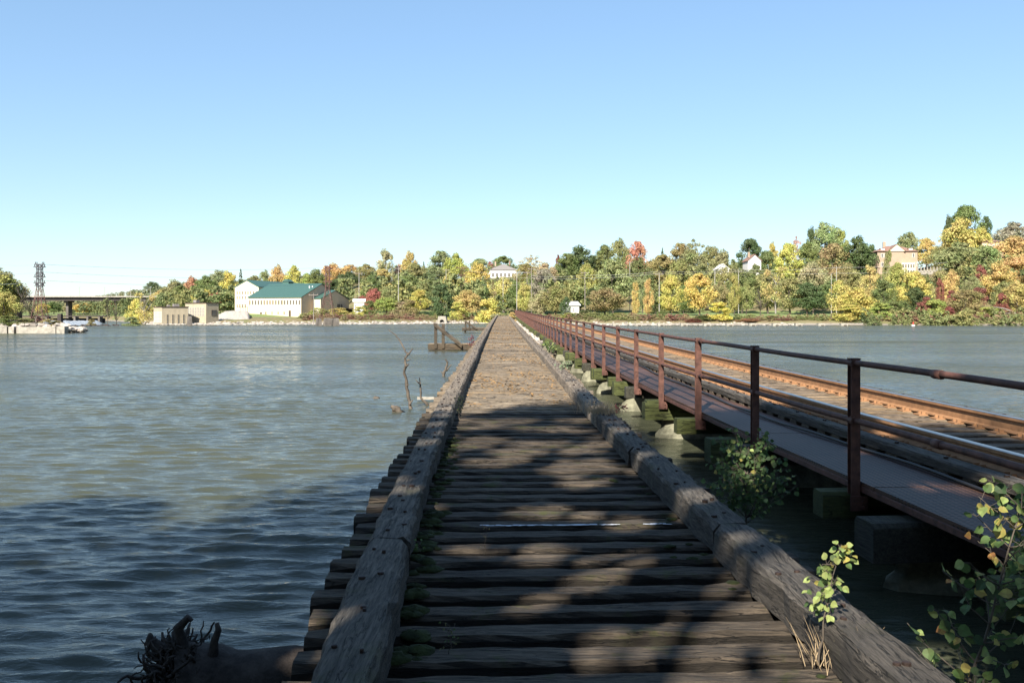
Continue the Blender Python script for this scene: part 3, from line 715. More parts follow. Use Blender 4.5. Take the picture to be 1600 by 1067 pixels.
CL = dict(dg=(.115, .155, .050), g=(.20, .25, .060), yg=(.44, .45, .08), ol=(.37, .33, .10), y=(.74, .60, .09), by=(.95, .74, .05), gold=(.68, .50, .12), o=(.62, .36, .12), ro=(.70, .29, .13),
          r=(.52, .15, .08), cr=(.33, .10, .055), br=(.38, .31, .22), gg=(.34, .37, .13), pg=(.3, .33, .1), tan=(.54, .42, .20), pk=(.62, .40, .27))
tr = random.Random(21)
def tree(x, top, w, Y, kind, col, label, cat='tree', group=None, base=None, name=None):
    X = px(x, Y); g = ground(X, Y) if base is None else base; h = pz(top, Y)-g; wm = w/F*Y
    h = max(h, .5); name = name or {'bush': 'shrub', 'cone': 'conifer', 'bare': 'bare_tree'}.get(kind, 'deciduous_tree')
    e = empty(name, (X, Y, g-.05), label, cat, group, tr.uniform(0, 6.28))
    if kind == 'bare':
        e.scale = (wm, wm, h/.95); link('trunk', tr.choice(BARE), e); return e
    cm, tm = PR[kind][tr.randrange(len(PR[kind]))]
    s = 1.12; e.scale = (wm*s, wm*s, h)
    c = link('crown', cm, e); k = CL[col]; c.color = (*[min(.95, a*tr.uniform(1.05, 1.3)) for a in k], 1)
    link('trunk', tm, e); return e

GB, GM, GF = 'trees on the hill across the river', 'trees on the slope across the river', 'trees and shrubs along the far shore'
TREES = [
# left spit
(-22,405,90,101,'round','yg','green and orange tree cut by the left photo edge on the spit',None),
(10,424,62,103,'round','ol','tall olive tree with greyish twigs behind the orange one on the left spit',None),
(6,455,50,97,'round','gold','orange and green tree low on the left spit at the photo edge',None),
(14,492,44,95.6,'bush','g','green shrub on the left spit just above the concrete wall',None),
(38,496,42,96,'bush','gg','bright green shrub nearest the foot of the left lattice tower',None),
(76,497,34,97,'bush','tan','greyish tan bush right of the left lattice tower foot',None),
(34,452,66,100,'bare','br','bare grey leaning tree left of the left lattice tower',None),
(50,462,46,104,'bare','br','thinner bare grey tree directly behind the left lattice tower',None),
(88,500,18,98,'bush','ol','small olive bush at the outer end of the rock spit',None),
# trees standing in the water left of the mill
(168,462,22,150,'bare','br','leaning bare tree standing in the water right of the dam pier',None),
(182,470,26,152,'bare','br','bare tree with spreading twigs in the water left of the yellow riverside tree',None),
(205,494,30,150,'bush','gg','pale green bush growing out of the water below the bare trees',None),
(143,498,16,149,'bush','ol','small tawny bush on a rock in front of the dam',None),
(226,452,42,172,'sparse','gold','yellow tree with a pale forked trunk left of the small pump house',None),
(214,466,34,185,'round','y','yellow leaning tree directly behind the pale forked trunk',None),
# behind the dam under the road bridge
(68,474,24,298,'round','y','yellow tree seen through the legs of the left lattice tower',GB),
(84,472,30,305,'round','g','green tree between the left tower and the concrete bridge pier',GB),
(114,472,30,300,'round','tan','brownish orange tree just right of the bridge pier',GB),
(131,473,32,296,'round','y','golden tree under the road bridge right of the brownish one',GB),
(152,472,34,300,'round','gg','pale green tree under the road bridge right of the golden one',GB),
(175,474,28,292,'round','ro','salmon red tree under the right end of the road bridge',GB),
(197,473,34,296,'round','ol','olive tree under the right end of the road bridge',GB),
(232,474,36,250,'round','dg','dark green tree behind the small pump house left corner',GB),
# left hill
(238,440,26,470,'round','dg','dark round tree standing highest on the left distant ridge',GB),
(252,452,40,300,'round','gold','orange yellow tree left of the red topped ones on the left hill',GB),
(272,438,46,300,'round','gg','large green tree with reddish top above the small pump house',GB),
(299,432,26,310,'round','ro','red tree on the skyline above the two small pump houses',GB),
(283,446,40,285,'round','g','green tree below the red skyline tree above the pump houses',GB),
(322,430,44,300,'round','g','big green tree right of the red skyline tree on the left hill',GB),
(345,422,46,310,'round','gg','tallest green tree on the left hill before the mill',GB),
(318,452,40,262,'round','y','yellow green tree between the pump houses and the crimson tree',GM),
(359,424,34,290,'tall','y','tall yellow tree just left of the white mill gable',GB),
(376,419,20,300,'cone','dg','narrow dark conifer on the skyline above the mill gable',GB),
(344,452,22,262,'round','ro','scarlet tree above the crimson one left of the mill',GM),
(333,459,46,246,'round','cr','dark crimson spreading tree left of the mill',GM),
(359,462,30,248,'round','y','yellow tree touching the left wall of the mill',GM),
(298,468,34,240,'round','dg','dark green tree directly behind the taller pump house',GM),
# behind mill
(397,430,36,290,'round','ol','low olive tree on the skyline above the left part of the mill roof',GB),
(414,423,26,300,'round','gg','greenish tree behind the mill left of the yellow one',GB),
(434,415,30,285,'round','gold','yellow orange tree on the skyline behind the middle of the mill',GB),
(459,416,32,285,'round','y','yellow tree behind the mill beside its roof dormer',GB),
(478,428,30,275,'round','yg','light green tree behind the right end of the mill roof',GB),
(494,420,36,285,'round','g','green tree left of the rusty lattice tower behind the mill',GB),
(520,412,46,300,'round','gold','golden topped tree right of the rusty lattice tower',GB),
(522,436,44,262,'round','dg','dark green tree behind the rusty lattice tower',GM),
(545,424,40,280,'round','dg','dark green tree above the white shed near the mill',GM),
(546,413,34,310,'round','gold','orange tinged tree on the skyline right of the rusty tower',GB),
(572,412,36,290,'round','ol','hazy olive tree left of the tall feathery ochre tree',GB),
# centre left
(603,390,34,270,'tall','tan','tall feathery ochre tree highest left of the centre skyline',GB),
(596,420,44,255,'tall','gold','dull orange tree below the tall feathery ochre tree',GB),
(640,393,27,268,'round','gold','orange crowned tree on the skyline right of the feathery one',GB),
(648,412,50,262,'round','ol','olive tree directly below the orange crowned skyline tree',GB),
(624,412,22,275,'round','pk','pinkish tree between the two tall orange skyline trees',GB),
(662,408,16,280,'cone','dg','small dark conifer on the skyline right of the orange crowned tree',GB),
(688,392,48,270,'round','gg','large green skyline tree left of the bright green one',GB),
(712,395,42,262,'round','yg','bright green broad skyline tree above the far rusty tower',GB),
(581,430,34,235,'round','g','green tree above the crimson maple',GM),
(584,450,30,206,'round','r','crimson maple right of the white shed',GM),
(566,462,22,212,'round','r','lower red tree directly behind the white shed',GM),
(605,448,36,222,'round','gg','grey green tree right of the crimson maple',GM),
(640,430,50,235,'round','g','green tree between the two tall utility poles',GM),
(660,440,44,232,'round','ol','olive tree left of the big dark shrub',GM),
(604,464,46,197,'round','yg','yellow green tree on the shore bank right of the crimson maple',GF),
(627,470,34,196,'bush','tan','tawny shrub under the tall pale utility pole',GF),
(655,452,34,204,'round','y','yellow and rusty tree left of the big dark shrub',GF),
(640,466,30,195,'bush','ol','olive shrub just left of the yellow and rusty tree',GF),
(690,443,42,200,'bush','dg','big dark blue green rounded shrub above the concrete culvert',GF),
(578,468,24,196,'bush','g','small green shrub below the crimson maple',GF),
(562,478,28,190,'bush','y','low yellow shrub on the bank below the white shed',GF),
(530,480,44,188,'bush','gold','low golden shrub right of the mill concrete piers',GF),
(497,480,40,186,'bush','yg','yellow green shrub hiding the foot of the mill right wing',GF),
(480,494,22,184,'bush','cr','low dark red shrub at the corner of the mill front',GF),
(702,430,34,232,'round','y','yellow tree behind the far rusty tower on its left',GM),
(746,410,42,245,'round','y','bright yellow tree right of the far rusty tower below the skyline',GM),
(750,404,38,290,'round','gg','grey green skyline tree behind the bright yellow one',GB),
(730,452,44,196,'round','gold','orange and yellow tree on the shore left of the trestle end',GF),
(716,470,30,192,'bush','y','yellow shrub at the water just right of the concrete culvert',GF),
(764,464,46,189,'bush','y','rounded yellow bush beside the far left end of the trestle',GF),
(778,488,40,186,'bush','gg','low green bush overhanging the left edge of the trestle end',GF),
(752,440,28,225,'round','g','green tree behind the rounded yellow bush',GM),
(771,438,26,215,'cone','ol','drooping olive spruce above the trestle end',GM),
(788,432,46,228,'round','gold','orange yellow tree below the white hilltop house',GM),
(806,440,30,225,'round','g','green tree right of the pale pole above the trestle end',GM),
# centre
(766,409,14,320,'round','r','small red tree left of the white hilltop house',GB),
(787,400,42,330,'round','g','green domed tree right behind the white hilltop house',GB),
(829,397,44,310,'sparse','tan','tall nearly leafless tree right of the white hilltop house',GB),
(822,412,44,285,'round','ol','olive tree below the nearly leafless skyline tree',GB),
(852,410,44,270,'round','tan','dull orange tree left of the big dark skyline tree',GB),
(872,398,10,320,'round','cr','tiny crimson tree on the skyline left of the big dark one',GB),
(820,440,28,212,'round','gold','small orange tree between the poles at the trestle end',GM),
(850,420,46,226,'round','br','smoky brown rounded tree above the railing start',GM),
(868,446,52,200,'round','ol','ivy covered tree with orange tips left of the white shed among trees',GF),
(845,454,36,203,'round','tan','russet tree in front of the smoky brown one',GF),
(905,385,62,285,'round','dg','big dark green tree on the skyline right of centre',GB),
(886,396,44,280,'round','g','green tree on the left shoulder of the big dark skyline tree',GB),
(943,384,44,290,'round','g','green skyline tree left of the orange red maple',GB),
(968,374,38,300,'round','ol','olive skyline tree touching the orange red maple',GB),
(995,377,34,285,'round','ro','orange red maple standing on the skyline',GB),
(917,412,44,232,'round','yg','light yellow green tree above the white shed among trees',GM),
(958,404,62,230,'round','gg','tall broad green tree below the orange red maple',GM),
(998,404,50,255,'round','g','dark green tree directly under the orange red maple',GM),
(925,450,26,195,'round','dg','dark small tree right beside the white shed among trees',GF),
(946,450,66,184,'round','ol','spreading olive tree on the shore right of the white shed',GF),
(884,464,20,186,'round','dg','small dark tree in front of the white shed among trees',GF),
(912,484,36,178,'bush','g','low green shrub below the white shed among trees',GF),
(929,488,36,175,'bush','gg','grey green shrub leaning over the rail bridge end',GF),
(968,488,30,172,'bush','yg','rounded green shrub by the first dock block',GF),
(890,488,30,182,'bush','yg','light green shrub along the far railing',GF),
(1035,386,20,300,'cone','dg','dark spire of a conifer right of the orange red maple',GB),
(1036,398,60,270,'round','ol','olive tree under the dark conifer spire',GB),
(1062,380,42,290,'round','ol','pale olive skyline tree right of the conifer spire',GB),
(1085,374,46,300,'sparse','gg','thin topped grey green tree highest between the maple and white gable',GB),
(1080,390,60,280,'round','gg','full green tree under the thin topped one',GB),
(1112,384,44,290,'round','ol','feathery olive skyline tree left of the white gable',GB),
(1130,392,50,270,'round','gg','green olive tree just left of the white gable',GB),
(1062,408,56,245,'round','ol','olive yellow tree behind the wires in the middle right',GM),
# park row
(993,440,16,178,'tall','gold','narrow orange yellow tree first from the left in the park row',GF),
(1013,434,20,181,'tall','gold','slightly taller orange yellow tree second in the park row',GF),
(1004,428,30,192,'round','gg','green tree behind the two narrow orange ones',GF),
(1049,430,38,176,'round','y','yellow park tree with a clear trunk right of the leaning pole',GF),
(1093,427,52,180,'round','y','widest golden park tree between the yellow trunked one and the bright bush',GF),
(1068,446,22,192,'round','g','green tree between the two golden park trees',GF),
(1126,438,32,190,'round','ol','olive tree right of the widest golden park tree',GF),
(1147,428,24,178,'tall','yg','yellow topped tree with green skirts right of the bright bush',GF),
(1166,440,30,180,'round','ol','olive and yellow park tree right of the yellow topped one',GF),
(1124,470,40,163,'bush','by','brilliant lemon yellow bush at the water behind the docks',GF),
(1188,455,46,178,'bare','br','grey leafless shrub tree in the park',GF),
(1212,412,50,196,'sparse','gold','tall thin orange leaved tree right of the grey leafless one',GF),
(1235,432,56,186,'round','ol','olive tree with thick dark trunk in the park',GF),
(1262,442,60,184,'round','dg','dark green tree with thick trunk left of the big orange one',GF),
(1024,466,30,190,'bush','g','rounded green tree behind the yellow park trees',GF),
(1036,486,34,168,'bush','g','green bush below the yellow trunked park tree',GF),
(1046,492,22,166,'bush','ro','low red bush beneath the yellow trunked park tree',GF),
(1100,492,40,164,'bush','g','low green bush left of the lemon yellow bush',GF),
(1084,497,30,162,'bush','cr','low dark red bush on the rocks left of the lemon yellow bush',GF),
(1168,497,40,162,'bush','ro','low rusty red bush right of the lemon yellow bush',GF),
(1205,492,34,164,'bush','ol','olive waterside bush at the fifth dock block',GF),
(1248,494,30,164,'bush','g','green waterside bush under the thick trunked tree',GF),
(1280,493,36,163,'bush','gg','pale green waterside bush left of the big orange tree',GF),
(1225,497,26,163,'bush','cr','dark reddish waterside bush between green ones',GF),
# right hill skyline
(1172,373,42,300,'round','dg','dark green skyline tree above the white gable',GB),
(1198,392,40,275,'round','g','dark green tree right of the white gable',GB),
(1207,379,22,300,'round','y','yellow tree tip on the skyline right of the white gable',GB),
(1232,380,44,270,'round','y','large golden yellow tree below the right skyline',GB),
(1245,369,20,300,'sparse','pk','small pinkish tree tip on the skyline',GB),
(1262,380,44,275,'round','g','green tree right of the large golden yellow one',GB),
(1290,347,56,290,'round','gg','tall spreading green tree highest left of the mansion',GB),
(1268,356,26,295,'round','dg','darker left limb of trees beside the tall spreading one',GB),
(1312,358,34,290,'round','yg','yellow green tree on the right flank of the tall spreading one',GB),
(1300,380,56,265,'round','ol','olive tree below the tall spreading green one',GB),
(1340,368,58,262,'round','dg','dark wispy evergreen left of the mansion',GB),
(1362,382,34,270,'round','dg','dark tree touching the mansion left side',GB),
(1200,425,60,225,'round','ol','olive tree above the wires behind the grey leafless one',GM),
(1160,420,60,228,'round','g','green tree on the slope below the white gable',GM),
(1270,410,56,228,'round','tan','tawny tree on the slope left of the pair of short poles',GM),
(1300,436,50,205,'round','g','green tree behind the big orange one by the short poles',GM),
(1325,410,50,228,'round','ol','grey olive tree on the slope right of the short poles',GM),
# right shore wall of trees
(1312,438,44,170,'round','gold','big orange tree at the left end of the dense right bank',GF),
(1340,450,60,166,'round','y','golden yellow tree leaning over the water left on the right bank',GF),
(1359,413,34,176,'tall','gold','tall orange tree below the left corner of the mansion',GF),
(1330,475,60,161,'bush','y','yellow bush at the water under the big orange tree',GF),
(1382,436,46,172,'tall','g','deep green tree in front of the mansion',GF),
(1403,412,40,185,'round','yg','yellow green tree hiding the foot of the mansion',GF),
(1428,424,52,176,'round','y','yellow tree right below the mansion porch',GF),
(1376,472,44,161,'bush','yg','light green bush at the water below the mansion left side',GF),
(1404,468,44,162,'bush','g','green bush at the water below the mansion right side',GF),
(1432,450,44,168,'round','dg','dark green tree with ivy on the right bank',GF),
(1438,470,20,159.5,'bush','cr','crimson shrub left of the yellow green waterside bush',GF),
(1448,462,20,161,'bush','cr','taller crimson creeper on the bank above the other crimson shrub',GF),
(1462,466,46,160,'bush','yg','yellow green bush at the water between crimson shrubs',GF),
(1483,478,26,158.5,'bush','cr','dark crimson shrub low above the water behind the small red buoy',GF),
(1470,422,42,190,'round','ol','olive tree right of the mansion porch',GF),
(1486,422,32,185,'round','gold','orange tree on the slope under the pale trunked tree',GM),
(1468,432,18,180,'bush','cr','purplish red creeper tree right of the mansion porch',GM),
(1486,452,20,170,'bush','cr','small crimson tree mid slope on the right bank',GF),
(1508,452,60,163,'round','ol','rounded olive waterside tree with grey twigs below',GF),
(1530,446,36,167,'bush','cr','crimson shrub mass above the olive waterside tree',GF),
(1520,432,36,178,'round','gg','grey green tree above the crimson shrub mass',GM),
(1545,478,44,159,'bush','yg','green bush at the water right of the olive waterside tree',GF),
(1566,456,26,161,'bush','cr','bright crimson shrub near the fallen pale branch',GF),
(1568,440,44,168,'round','ol','dark olive tree behind the bright crimson shrub',GF),
(1590,440,60,162,'round','gold','orange tree hanging over the water at the right photo edge',GF),
(1585,492,36,157,'bush','y','yellow bush at the water at the right photo edge',GF),
(1640,430,70,166,'round','ol','olive tree just outside the right photo edge',GF),
(1700,400,90,175,'round','gold','large orange tree beyond the right photo edge',GF),
# right hill above
(1420,362,44,285,'round','gg','pale green tree rising behind the mansion roof',GB),
(1448,372,36,280,'round','gold','orange green tree right of the mansion',GB),
(1470,384,40,262,'round','ol','olive tree right of the mansion on the terrace',GB),
(1510,321,56,300,'round','g','tall green tree crowning the right skyline',GB),
(1482,337,20,298,'round','dg','dark left limb tree beside the crowning green tree',GB),
(1540,338,22,296,'round','dg','dark right limb tree beside the crowning green tree',GB),
(1502,341,66,272,'round','gold','great golden tree below the crowning green tree',GB),
(1534,355,34,270,'round','y','golden tree on the right side of the great golden one',GB),
(1500,378,80,240,'round','gg','silvery green tree with a leaning dark trunk below the golden ones',GB),
(1540,384,50,232,'round','gg','silvery green tree left of the grey roofed house',GB),
(1584,346,62,290,'round','br','dark brownish tree on the skyline at the right photo edge',GB),
(1582,370,70,240,'round','gold','large orange tree at the right photo edge below the brownish one',GB),
(1560,410,60,205,'round','gold','orange yellow tree below the grey roofed house',GM),
(1590,400,70,215,'round','gold','orange tree filling the right photo edge mid slope',GM),
(1532,412,26,212,'bush','cr','dark red shrub beside the grey roofed house',GM),
(1650,372,80,230,'round','ol','olive hillside tree beyond the right photo edge',GB),
(1130,417,40,256,'round','ol','olive tree hiding the foot of the white cottage on the hill',GB),
(1181,412,40,256,'round','g','green tree hiding the foot of the little white gable',GB),
(1388,392,20,245,'tall','ol','slim tree standing close against the left half of the mansion front',GB),
(1440,430,40,245,'round','g','green tree below the terrace wall',GB),
(800,486,16,150,'bush','gold','orange yellow shrub growing between the two bridges at their far end',None),
]
for (x, top, w, Y, kind, col, lab, grp) in TREES:
    base = None
    if lab.startswith(('leaning bare tree standing', 'bare tree with spreading', 'pale green bush growing', 'small tawny bush')): base = -.1
    if x == 800: base = .4
    tree(x, top, w, Y, kind, col, lab, group=grp, base=base, cat='bush' if kind == 'bush' else 'tree')
# fill-in woodland on the slopes, capped below the skyline
SKY = [(-600, 470), (0, 474), (100, 470), (200, 462), (240, 455), (270, 448), (330, 440), (370, 436), (420, 436), (480, 434), (520, 430), (560, 426), (600, 414), (700, 410), (760, 418), (830, 418), (900, 402), (960, 396), (1040, 404), (1100, 396), (1180, 400), (1250, 394), (1300, 378), (1340, 388), (1370, 395), (1400, 402), (1460, 396), (1500, 370), (1550, 380), (1600, 366), (1900, 366)]
cq = [crown_quads(900+i, 520, 16, 'round', .085) for i in range(5)]
wv = []; rs = np.random.RandomState(8)
def spots(n, xr, yr, hh):
    out = []
    for i in range(n):
        x = rs.uniform(*xr); Y = rs.uniform(*yr); g = ground(px(x, Y), Y)
        if g < .5: continue
        if 360 < x < 545 and Y < 250: continue
        if 225 < x < 365 and Y < 225: continue
        if g < 2.0 and 940 < x < 1370 and Y < 226: continue
        cap = pz(interp(x, SKY)+rs.uniform(0, 14), Y)-g; h = min(rs.uniform(*hh), cap)
        for (xa, xb, Yh, yb) in ((755, 818, 330, 432), (1364, 1478, 275, 426), (1166, 1192, 275, 411), (1120, 1142, 268, 421), (1532, 1574, 285, 396), (878, 912, 196, 493), (550, 574, 200, 486)):
            if xa < x < xb and Y < Yh: h = min(h, pz(yb, Y)-g)
            if xa < x < xb and Yh <= Y < Yh+8: h = 0
        if h < 1.2: continue
        out.append((px(x, Y), Y, g-.1, h))
    return out
for (X, Y, g, h) in spots(1500, (-500, 2100), (208, 335), (4, 9.5)):
    w = h*rs.uniform(.7, 1.1); wv.append(cq[rs.randint(5)]*np.array([w, w, h])+np.array([X, Y, g]))
tag(link('woodland', npmesh('woodland', np.concatenate(wv), 4, M['woodland'])), 'continuous autumn woodland filling the slope behind the single trees', 'woodland', kind='stuff')
wv = []
for i in range(900):
    x = rs.uniform(-700, 600); Y = rs.uniform(340, 620); g = ground(px(x, Y), Y); h = min(rs.uniform(5, 9), pz(interp(x, [(-700, 470), (60, 467), (130, 463), (145, 461), (200, 453), (240, 446), (300, 436), (400, 432), (600, 420)])+rs.uniform(0, 4), Y)-g)
    if h < 1.5: continue
    w = h*rs.uniform(.9, 1.4); wv.append(cq[rs.randint(5)][::2]*np.array([w, w, h])+np.array([px(x, Y), Y, g-.2]))
tag(link('distant_woodland', npmesh('distant_woodland', np.concatenate(wv), 4, M['farwood'])), 'hazy distant woodland on the ridge beyond the road bridge', 'woodland', kind='stuff')
wv = []; bq = [crown_quads(950+i, 240, 12, 'bush', .14) for i in range(4)]
for i in range(2300):
    x = rs.uniform(470, 1900); ys = interp(x, SH); Y = ys+(rs.uniform(3.5, 14) if x < 1335 else rs.uniform(.8, 12))
    if 1000 < x < 1310 and Y > ys+9: continue
    if 684 < x < 702: continue
    if 745 < x < 960 and Y < 186 and False: continue
    X = px(x, Y); g = ground(X, Y)
    if g < .2: continue
    h = rs.uniform(.4, 1.3)*(1.6 if x > 1330 else 1); w = rs.uniform(.8, 2.2); wv.append(bq[rs.randint(4)]*np.array([w, w, h])+np.array([X, Y, g-.1]))
tag(link('shore_brush', npmesh('shore_brush', np.concatenate(wv), 4, M['brush'])), 'low brush in green, rust and tan along the top of the far shore', 'brush', kind='stuff')

wv = []
for i in range(330):
    x = rs.uniform(1345, 2000); ys = interp(x, SH); Y = ys+rs.uniform(-1.0, 7)
    X = px(x, Y); g = max(0, ground(X, Y)); h = rs.uniform(.7, 1.0)*(3.4 if rs.rand() < .3 else 1.7); w = h*rs.uniform(.8, 1.3); wv.append(cq[rs.randint(5)]*np.array([w, w, h*1.1])+np.array([X, Y, g-.35*h]))
tag(link('shore_thicket', npmesh('shore_thicket', np.concatenate(wv), 4, M['woodland'])), 'dense thicket of green and yellow leaves hanging down to the water on the right bank', 'thicket', kind='stuff')

# ---------------------------------------------------------------- buildings
def building(name, X, Y, ang, label, cat, z=None):
    return empty(name, (X, Y, ground(X, Y) if z is None else z), label, cat, None, ang)
def bpart(mb, name, mats, par, **k): return mb.build(name, mats, par, **k)
def window_mesh(w, h, frame='trim', depth=.1, mull=1):
    mb = MB(); t = min(.07, w*.14)
    for s in (-1, 1): mb.box((s*(w/2), 0, 0), (t, depth, h+t)); mb.box((0, 0, s*(h/2)), (w-t-.004, depth*.9, t))
    for i in range(mull): mb.box((0, 0, -h/2+h*(i+1)/(mull+1)), (w-t-.006, depth*.6, .03))
    return mb.mesh('window', M[frame]), None
def windows(par, face, L, D, us, z, w, h, frame='trim', mull=1, name='window'):
    fm, _ = window_mesh(w, h, frame, mull=mull); pb = MB(); pb.box((0, 0, 0), (w-.02, .05, h-.02)); pm = pb.mesh('pane', M['pane'])
    for u in us:
        o = link(name, fm, par); q = link('pane', pm, o)
        if face == 'front': o.location = (u, -.02, z)
        elif face == 'left': o.location = (-.02, u, z); o.rotation_euler.z = R(-90)
        elif face == 'right': o.location = (L+.02, u, z); o.rotation_euler.z = R(90)
def gable(par, L, D, eave, ridge, wallm, roofm, along='x', over=.25, t=.14, x0=0, y0=0, z0=-1.5, nm='', wall_right=None):
    mb = MB()
    if along == 'x':
        vs = [(x0, y0, z0), (x0+L, y0, z0), (x0+L, y0+D, z0), (x0, y0+D, z0), (x0, y0, eave), (x0+L, y0, eave), (x0+L, y0+D, eave), (x0, y0+D, eave), (x0, y0+D/2, ridge), (x0+L, y0+D/2, ridge)]
        fs = [(0, 1, 5, 4), (2, 3, 7, 6), (3, 0, 4, 8, 7)]; fr = (1, 2, 6, 9, 5)
    else:
        vs = [(x0, y0, z0), (x0+L, y0, z0), (x0+L, y0+D, z0), (x0, y0+D, z0), (x0, y0, eave), (x0+L, y0, eave), (x0+L, y0+D, eave), (x0, y0+D, eave), (x0+L/2, y0, ridge), (x0+L/2, y0+D, ridge)]
        fs = [(0, 1, 5, 8, 4), (2, 3, 7, 9, 6), (3, 0, 4, 7)]; fr = (1, 2, 6, 5)
    mb.add(vs, fs, 0); mb.add(vs, [fr], 1)
    bpart(mb, 'wall', [wallm, wall_right or wallm], par)
    rb_ = MB()
    if along == 'x':
        sl_ = (ridge-eave)/(D/2)
        for s in (0, 1):
            ye = y0-over if s == 0 else y0+D+over; yr = y0+D/2; ze = eave-sl_*over
            a, b = x0-over, x0+L+over
            vs = [(a, ye, ze+.03), (b, ye, ze+.03), (b, yr, ridge+.03), (a, yr, ridge+.03)]; vs += [(p[0], p[1], p[2]+t) for p in vs]
            rb_.add(vs, [(0, 3, 2, 1), (4, 5, 6, 7), (0, 1, 5, 4), (1, 2, 6, 5), (2, 3, 7, 6), (3, 0, 4, 7)])
    else:
        sl_ = (ridge-eave)/(L/2)
        for s in (0, 1):
            xe = x0-over if s == 0 else x0+L+over; xr = x0+L/2; ze = eave-sl_*over
            a, b = y0-over, y0+D+over
            vs = [(xe, a, ze+.03), (xr, a, ridge+.03), (xr, b, ridge+.03), (xe, b, ze+.03)]; vs += [(p[0], p[1], p[2]+t) for p in vs]
            rb_.add(vs, [(0, 3, 2, 1), (4, 5, 6, 7), (0, 1, 5, 4), (1, 2, 6, 5), (2, 3, 7, 6), (3, 0, 4, 7)])
    return bpart(rb_, 'roof', roofm, par)
def hip(par, L, D, eave, h, roofm, over=.4, x0=0, y0=0):
    a, b, c, d = x0-over, x0+L+over, y0-over, y0+D+over; m_ = min(L, D)/2+over; mb = MB()
    if L >= D: r = [(a+m_, (c+d)/2, eave+h), (b-m_, (c+d)/2, eave+h)]
    else: r = [((a+b)/2, c+m_, eave+h), ((a+b)/2, d-m_, eave+h)]
    vs = [(a, c, eave), (b, c, eave), (b, d, eave), (a, d, eave)]+r
    fs = [(0, 1, 5, 4), (2, 3, 4, 5), (1, 2, 5), (3, 0, 4), (3, 2, 1, 0)] if L >= D else [(0, 1, 4), (1, 2, 5, 4), (2, 3, 5), (3, 0, 4, 5), (3, 2, 1, 0)]
    mb.add(vs, fs); return bpart(mb, 'roof', roofm, par)
# main mill, front wing
X0, Y0 = px(388, 194), 194; X1, Y1 = px(470.5, 190), 190
ang = math.atan2(Y1-Y0, X1-X0); Lm = math.hypot(X1-X0, Y1-Y0); gz = ground(X1, Y1)
ml = building('mill', X0, Y0, ang, 'large cream mill wing with a green metal roof and a long row of windows', 'mill', gz)
ev = pz(465, 192)-gz; rg_ = pz(444, 198)-gz
gable(ml, Lm, 17, ev, rg_, M['cream'], M['greenroof'], 'x', over=.2, wall_right=M['tanwall'])
windows(ml, 'front', Lm, 17, [Lm*(.03+.94*i/17) for i in range(18)], ev-1.05, .27, .85)
windows(ml, 'front', Lm, 17, [Lm*(.34+.115*i) for i in range(4)], .85, .2, .55)
for u, w, h in ((.245, .42, 1.15), (.79, .52, 1.5)):
    mb = MB(); mb.box((0, 0, 0), (w, .1, h)); o = mb.build('door', M['trim'], ml); o.location = (Lm*u, -.03, h/2-.1)
for u in (.02, .32, .66): mb = MB(); mb.tube([(Lm*u, -.06, 0), (Lm*u, -.06, ev-.1)], .04, 6); mb.build('downpipe', M['tanwall'], ml)
for (u, v) in ((.93, 6.2), (.9, 5.6)): mb = MB(); mb.tube([(Lm*u, v, ev+1.5), (Lm*u, v, ev+2.6)], .14, 8); mb.build('roof_vent', M['white'], ml)
# back block, gable towards the river
XC, YC = px(367, 207), 207; zc = gz
bk = building('mill_block', XC, YC, ang, 'taller cream mill block with a windowed gable behind the front mill wing', 'mill', zc)
LC = 6.35; ec = pz(449, 206)-zc; rc_ = pz(438.3, 205)-zc
gable(bk, LC, 25, ec, rc_, M['cream'], M['greenroof'], 'y', over=.15)
for z, us in ((pz(457.5, 206)-zc, [LC*(.1+.8*i/7) for i in range(8)]), (pz(465, 206)-zc, [LC*(.1+.8*i/7) for i in range(4)]), (pz(478, 206)-zc, [LC*(.1+.8*i/7) for i in range(4)])):
    windows(bk, 'front', LC, 25, us, z, .2, .6)
mb = MB(); dx = LC*.78; mb.box((dx, 14.5, rc_-.55), (1.7, 2.1, 1.5)); d_ = mb.build('dormer', M['greenroof'], bk)
mb = MB(); z = rc_+.2; mb.add([(dx-1, 13.3, z), (dx+1, 13.3, z), (dx+1, 15.7, z), (dx-1, 15.7, z), (dx, 13.3, z+.62), (dx, 15.7, z+.62)], [(0, 1, 4), (2, 3, 5), (1, 2, 5, 4), (3, 0, 4, 5), (3, 2, 1, 0)]); mb.build('dormer_roof', M['greenroof'], bk)
# loading dock at the left of the mill
mb = MB()
for i in range(5): mb.box((-.4-.55*i+.1, .9, 1.0), (.08, .08, 2.0))
mb.box((-1.4, .9, 2.1), (3.1, 1.0, .12)); mb.box((-1.4, .5, 2.5), (3.1, .05, .06)); mb.box((-1.4, .5, 2.75), (3.1, .05, .06)); mb.build('balcony', M['rust'], ml)
# right wing
XB, YB = px(494.5, 194.4), 194.4; zb = ground(XB, YB)
rw = building('mill_wing', XB, YB, ang, 'tan right wing of the mill with its shaded gable toward the rusty tower', 'mill', zb)
gable(rw, 5, 12.8, pz(467, 195)-zb, pz(454.5, 201)-zb, M['cream'], M['greenroof'], 'x', over=.18, x0=-4, wall_right=M['tanwall'])
windows(rw, 'right', 1, 12.8, [7.6, 8.3, 9.3], 2.3, .4, .75)
mb = MB(); mb.box((1.8, 9.6, .9), (1.6, 4, 1.8)); mb.build('annex', M['darkpier'], rw)
for i in range(9): mb.box((2.9+i*.28, 10, 2.0-i*.22), (.3, .9, .08))
mb.box((4.0, 9.5, 1.7), (2.6, .05, .06)); mb.build('stair', M['trim'], rw)
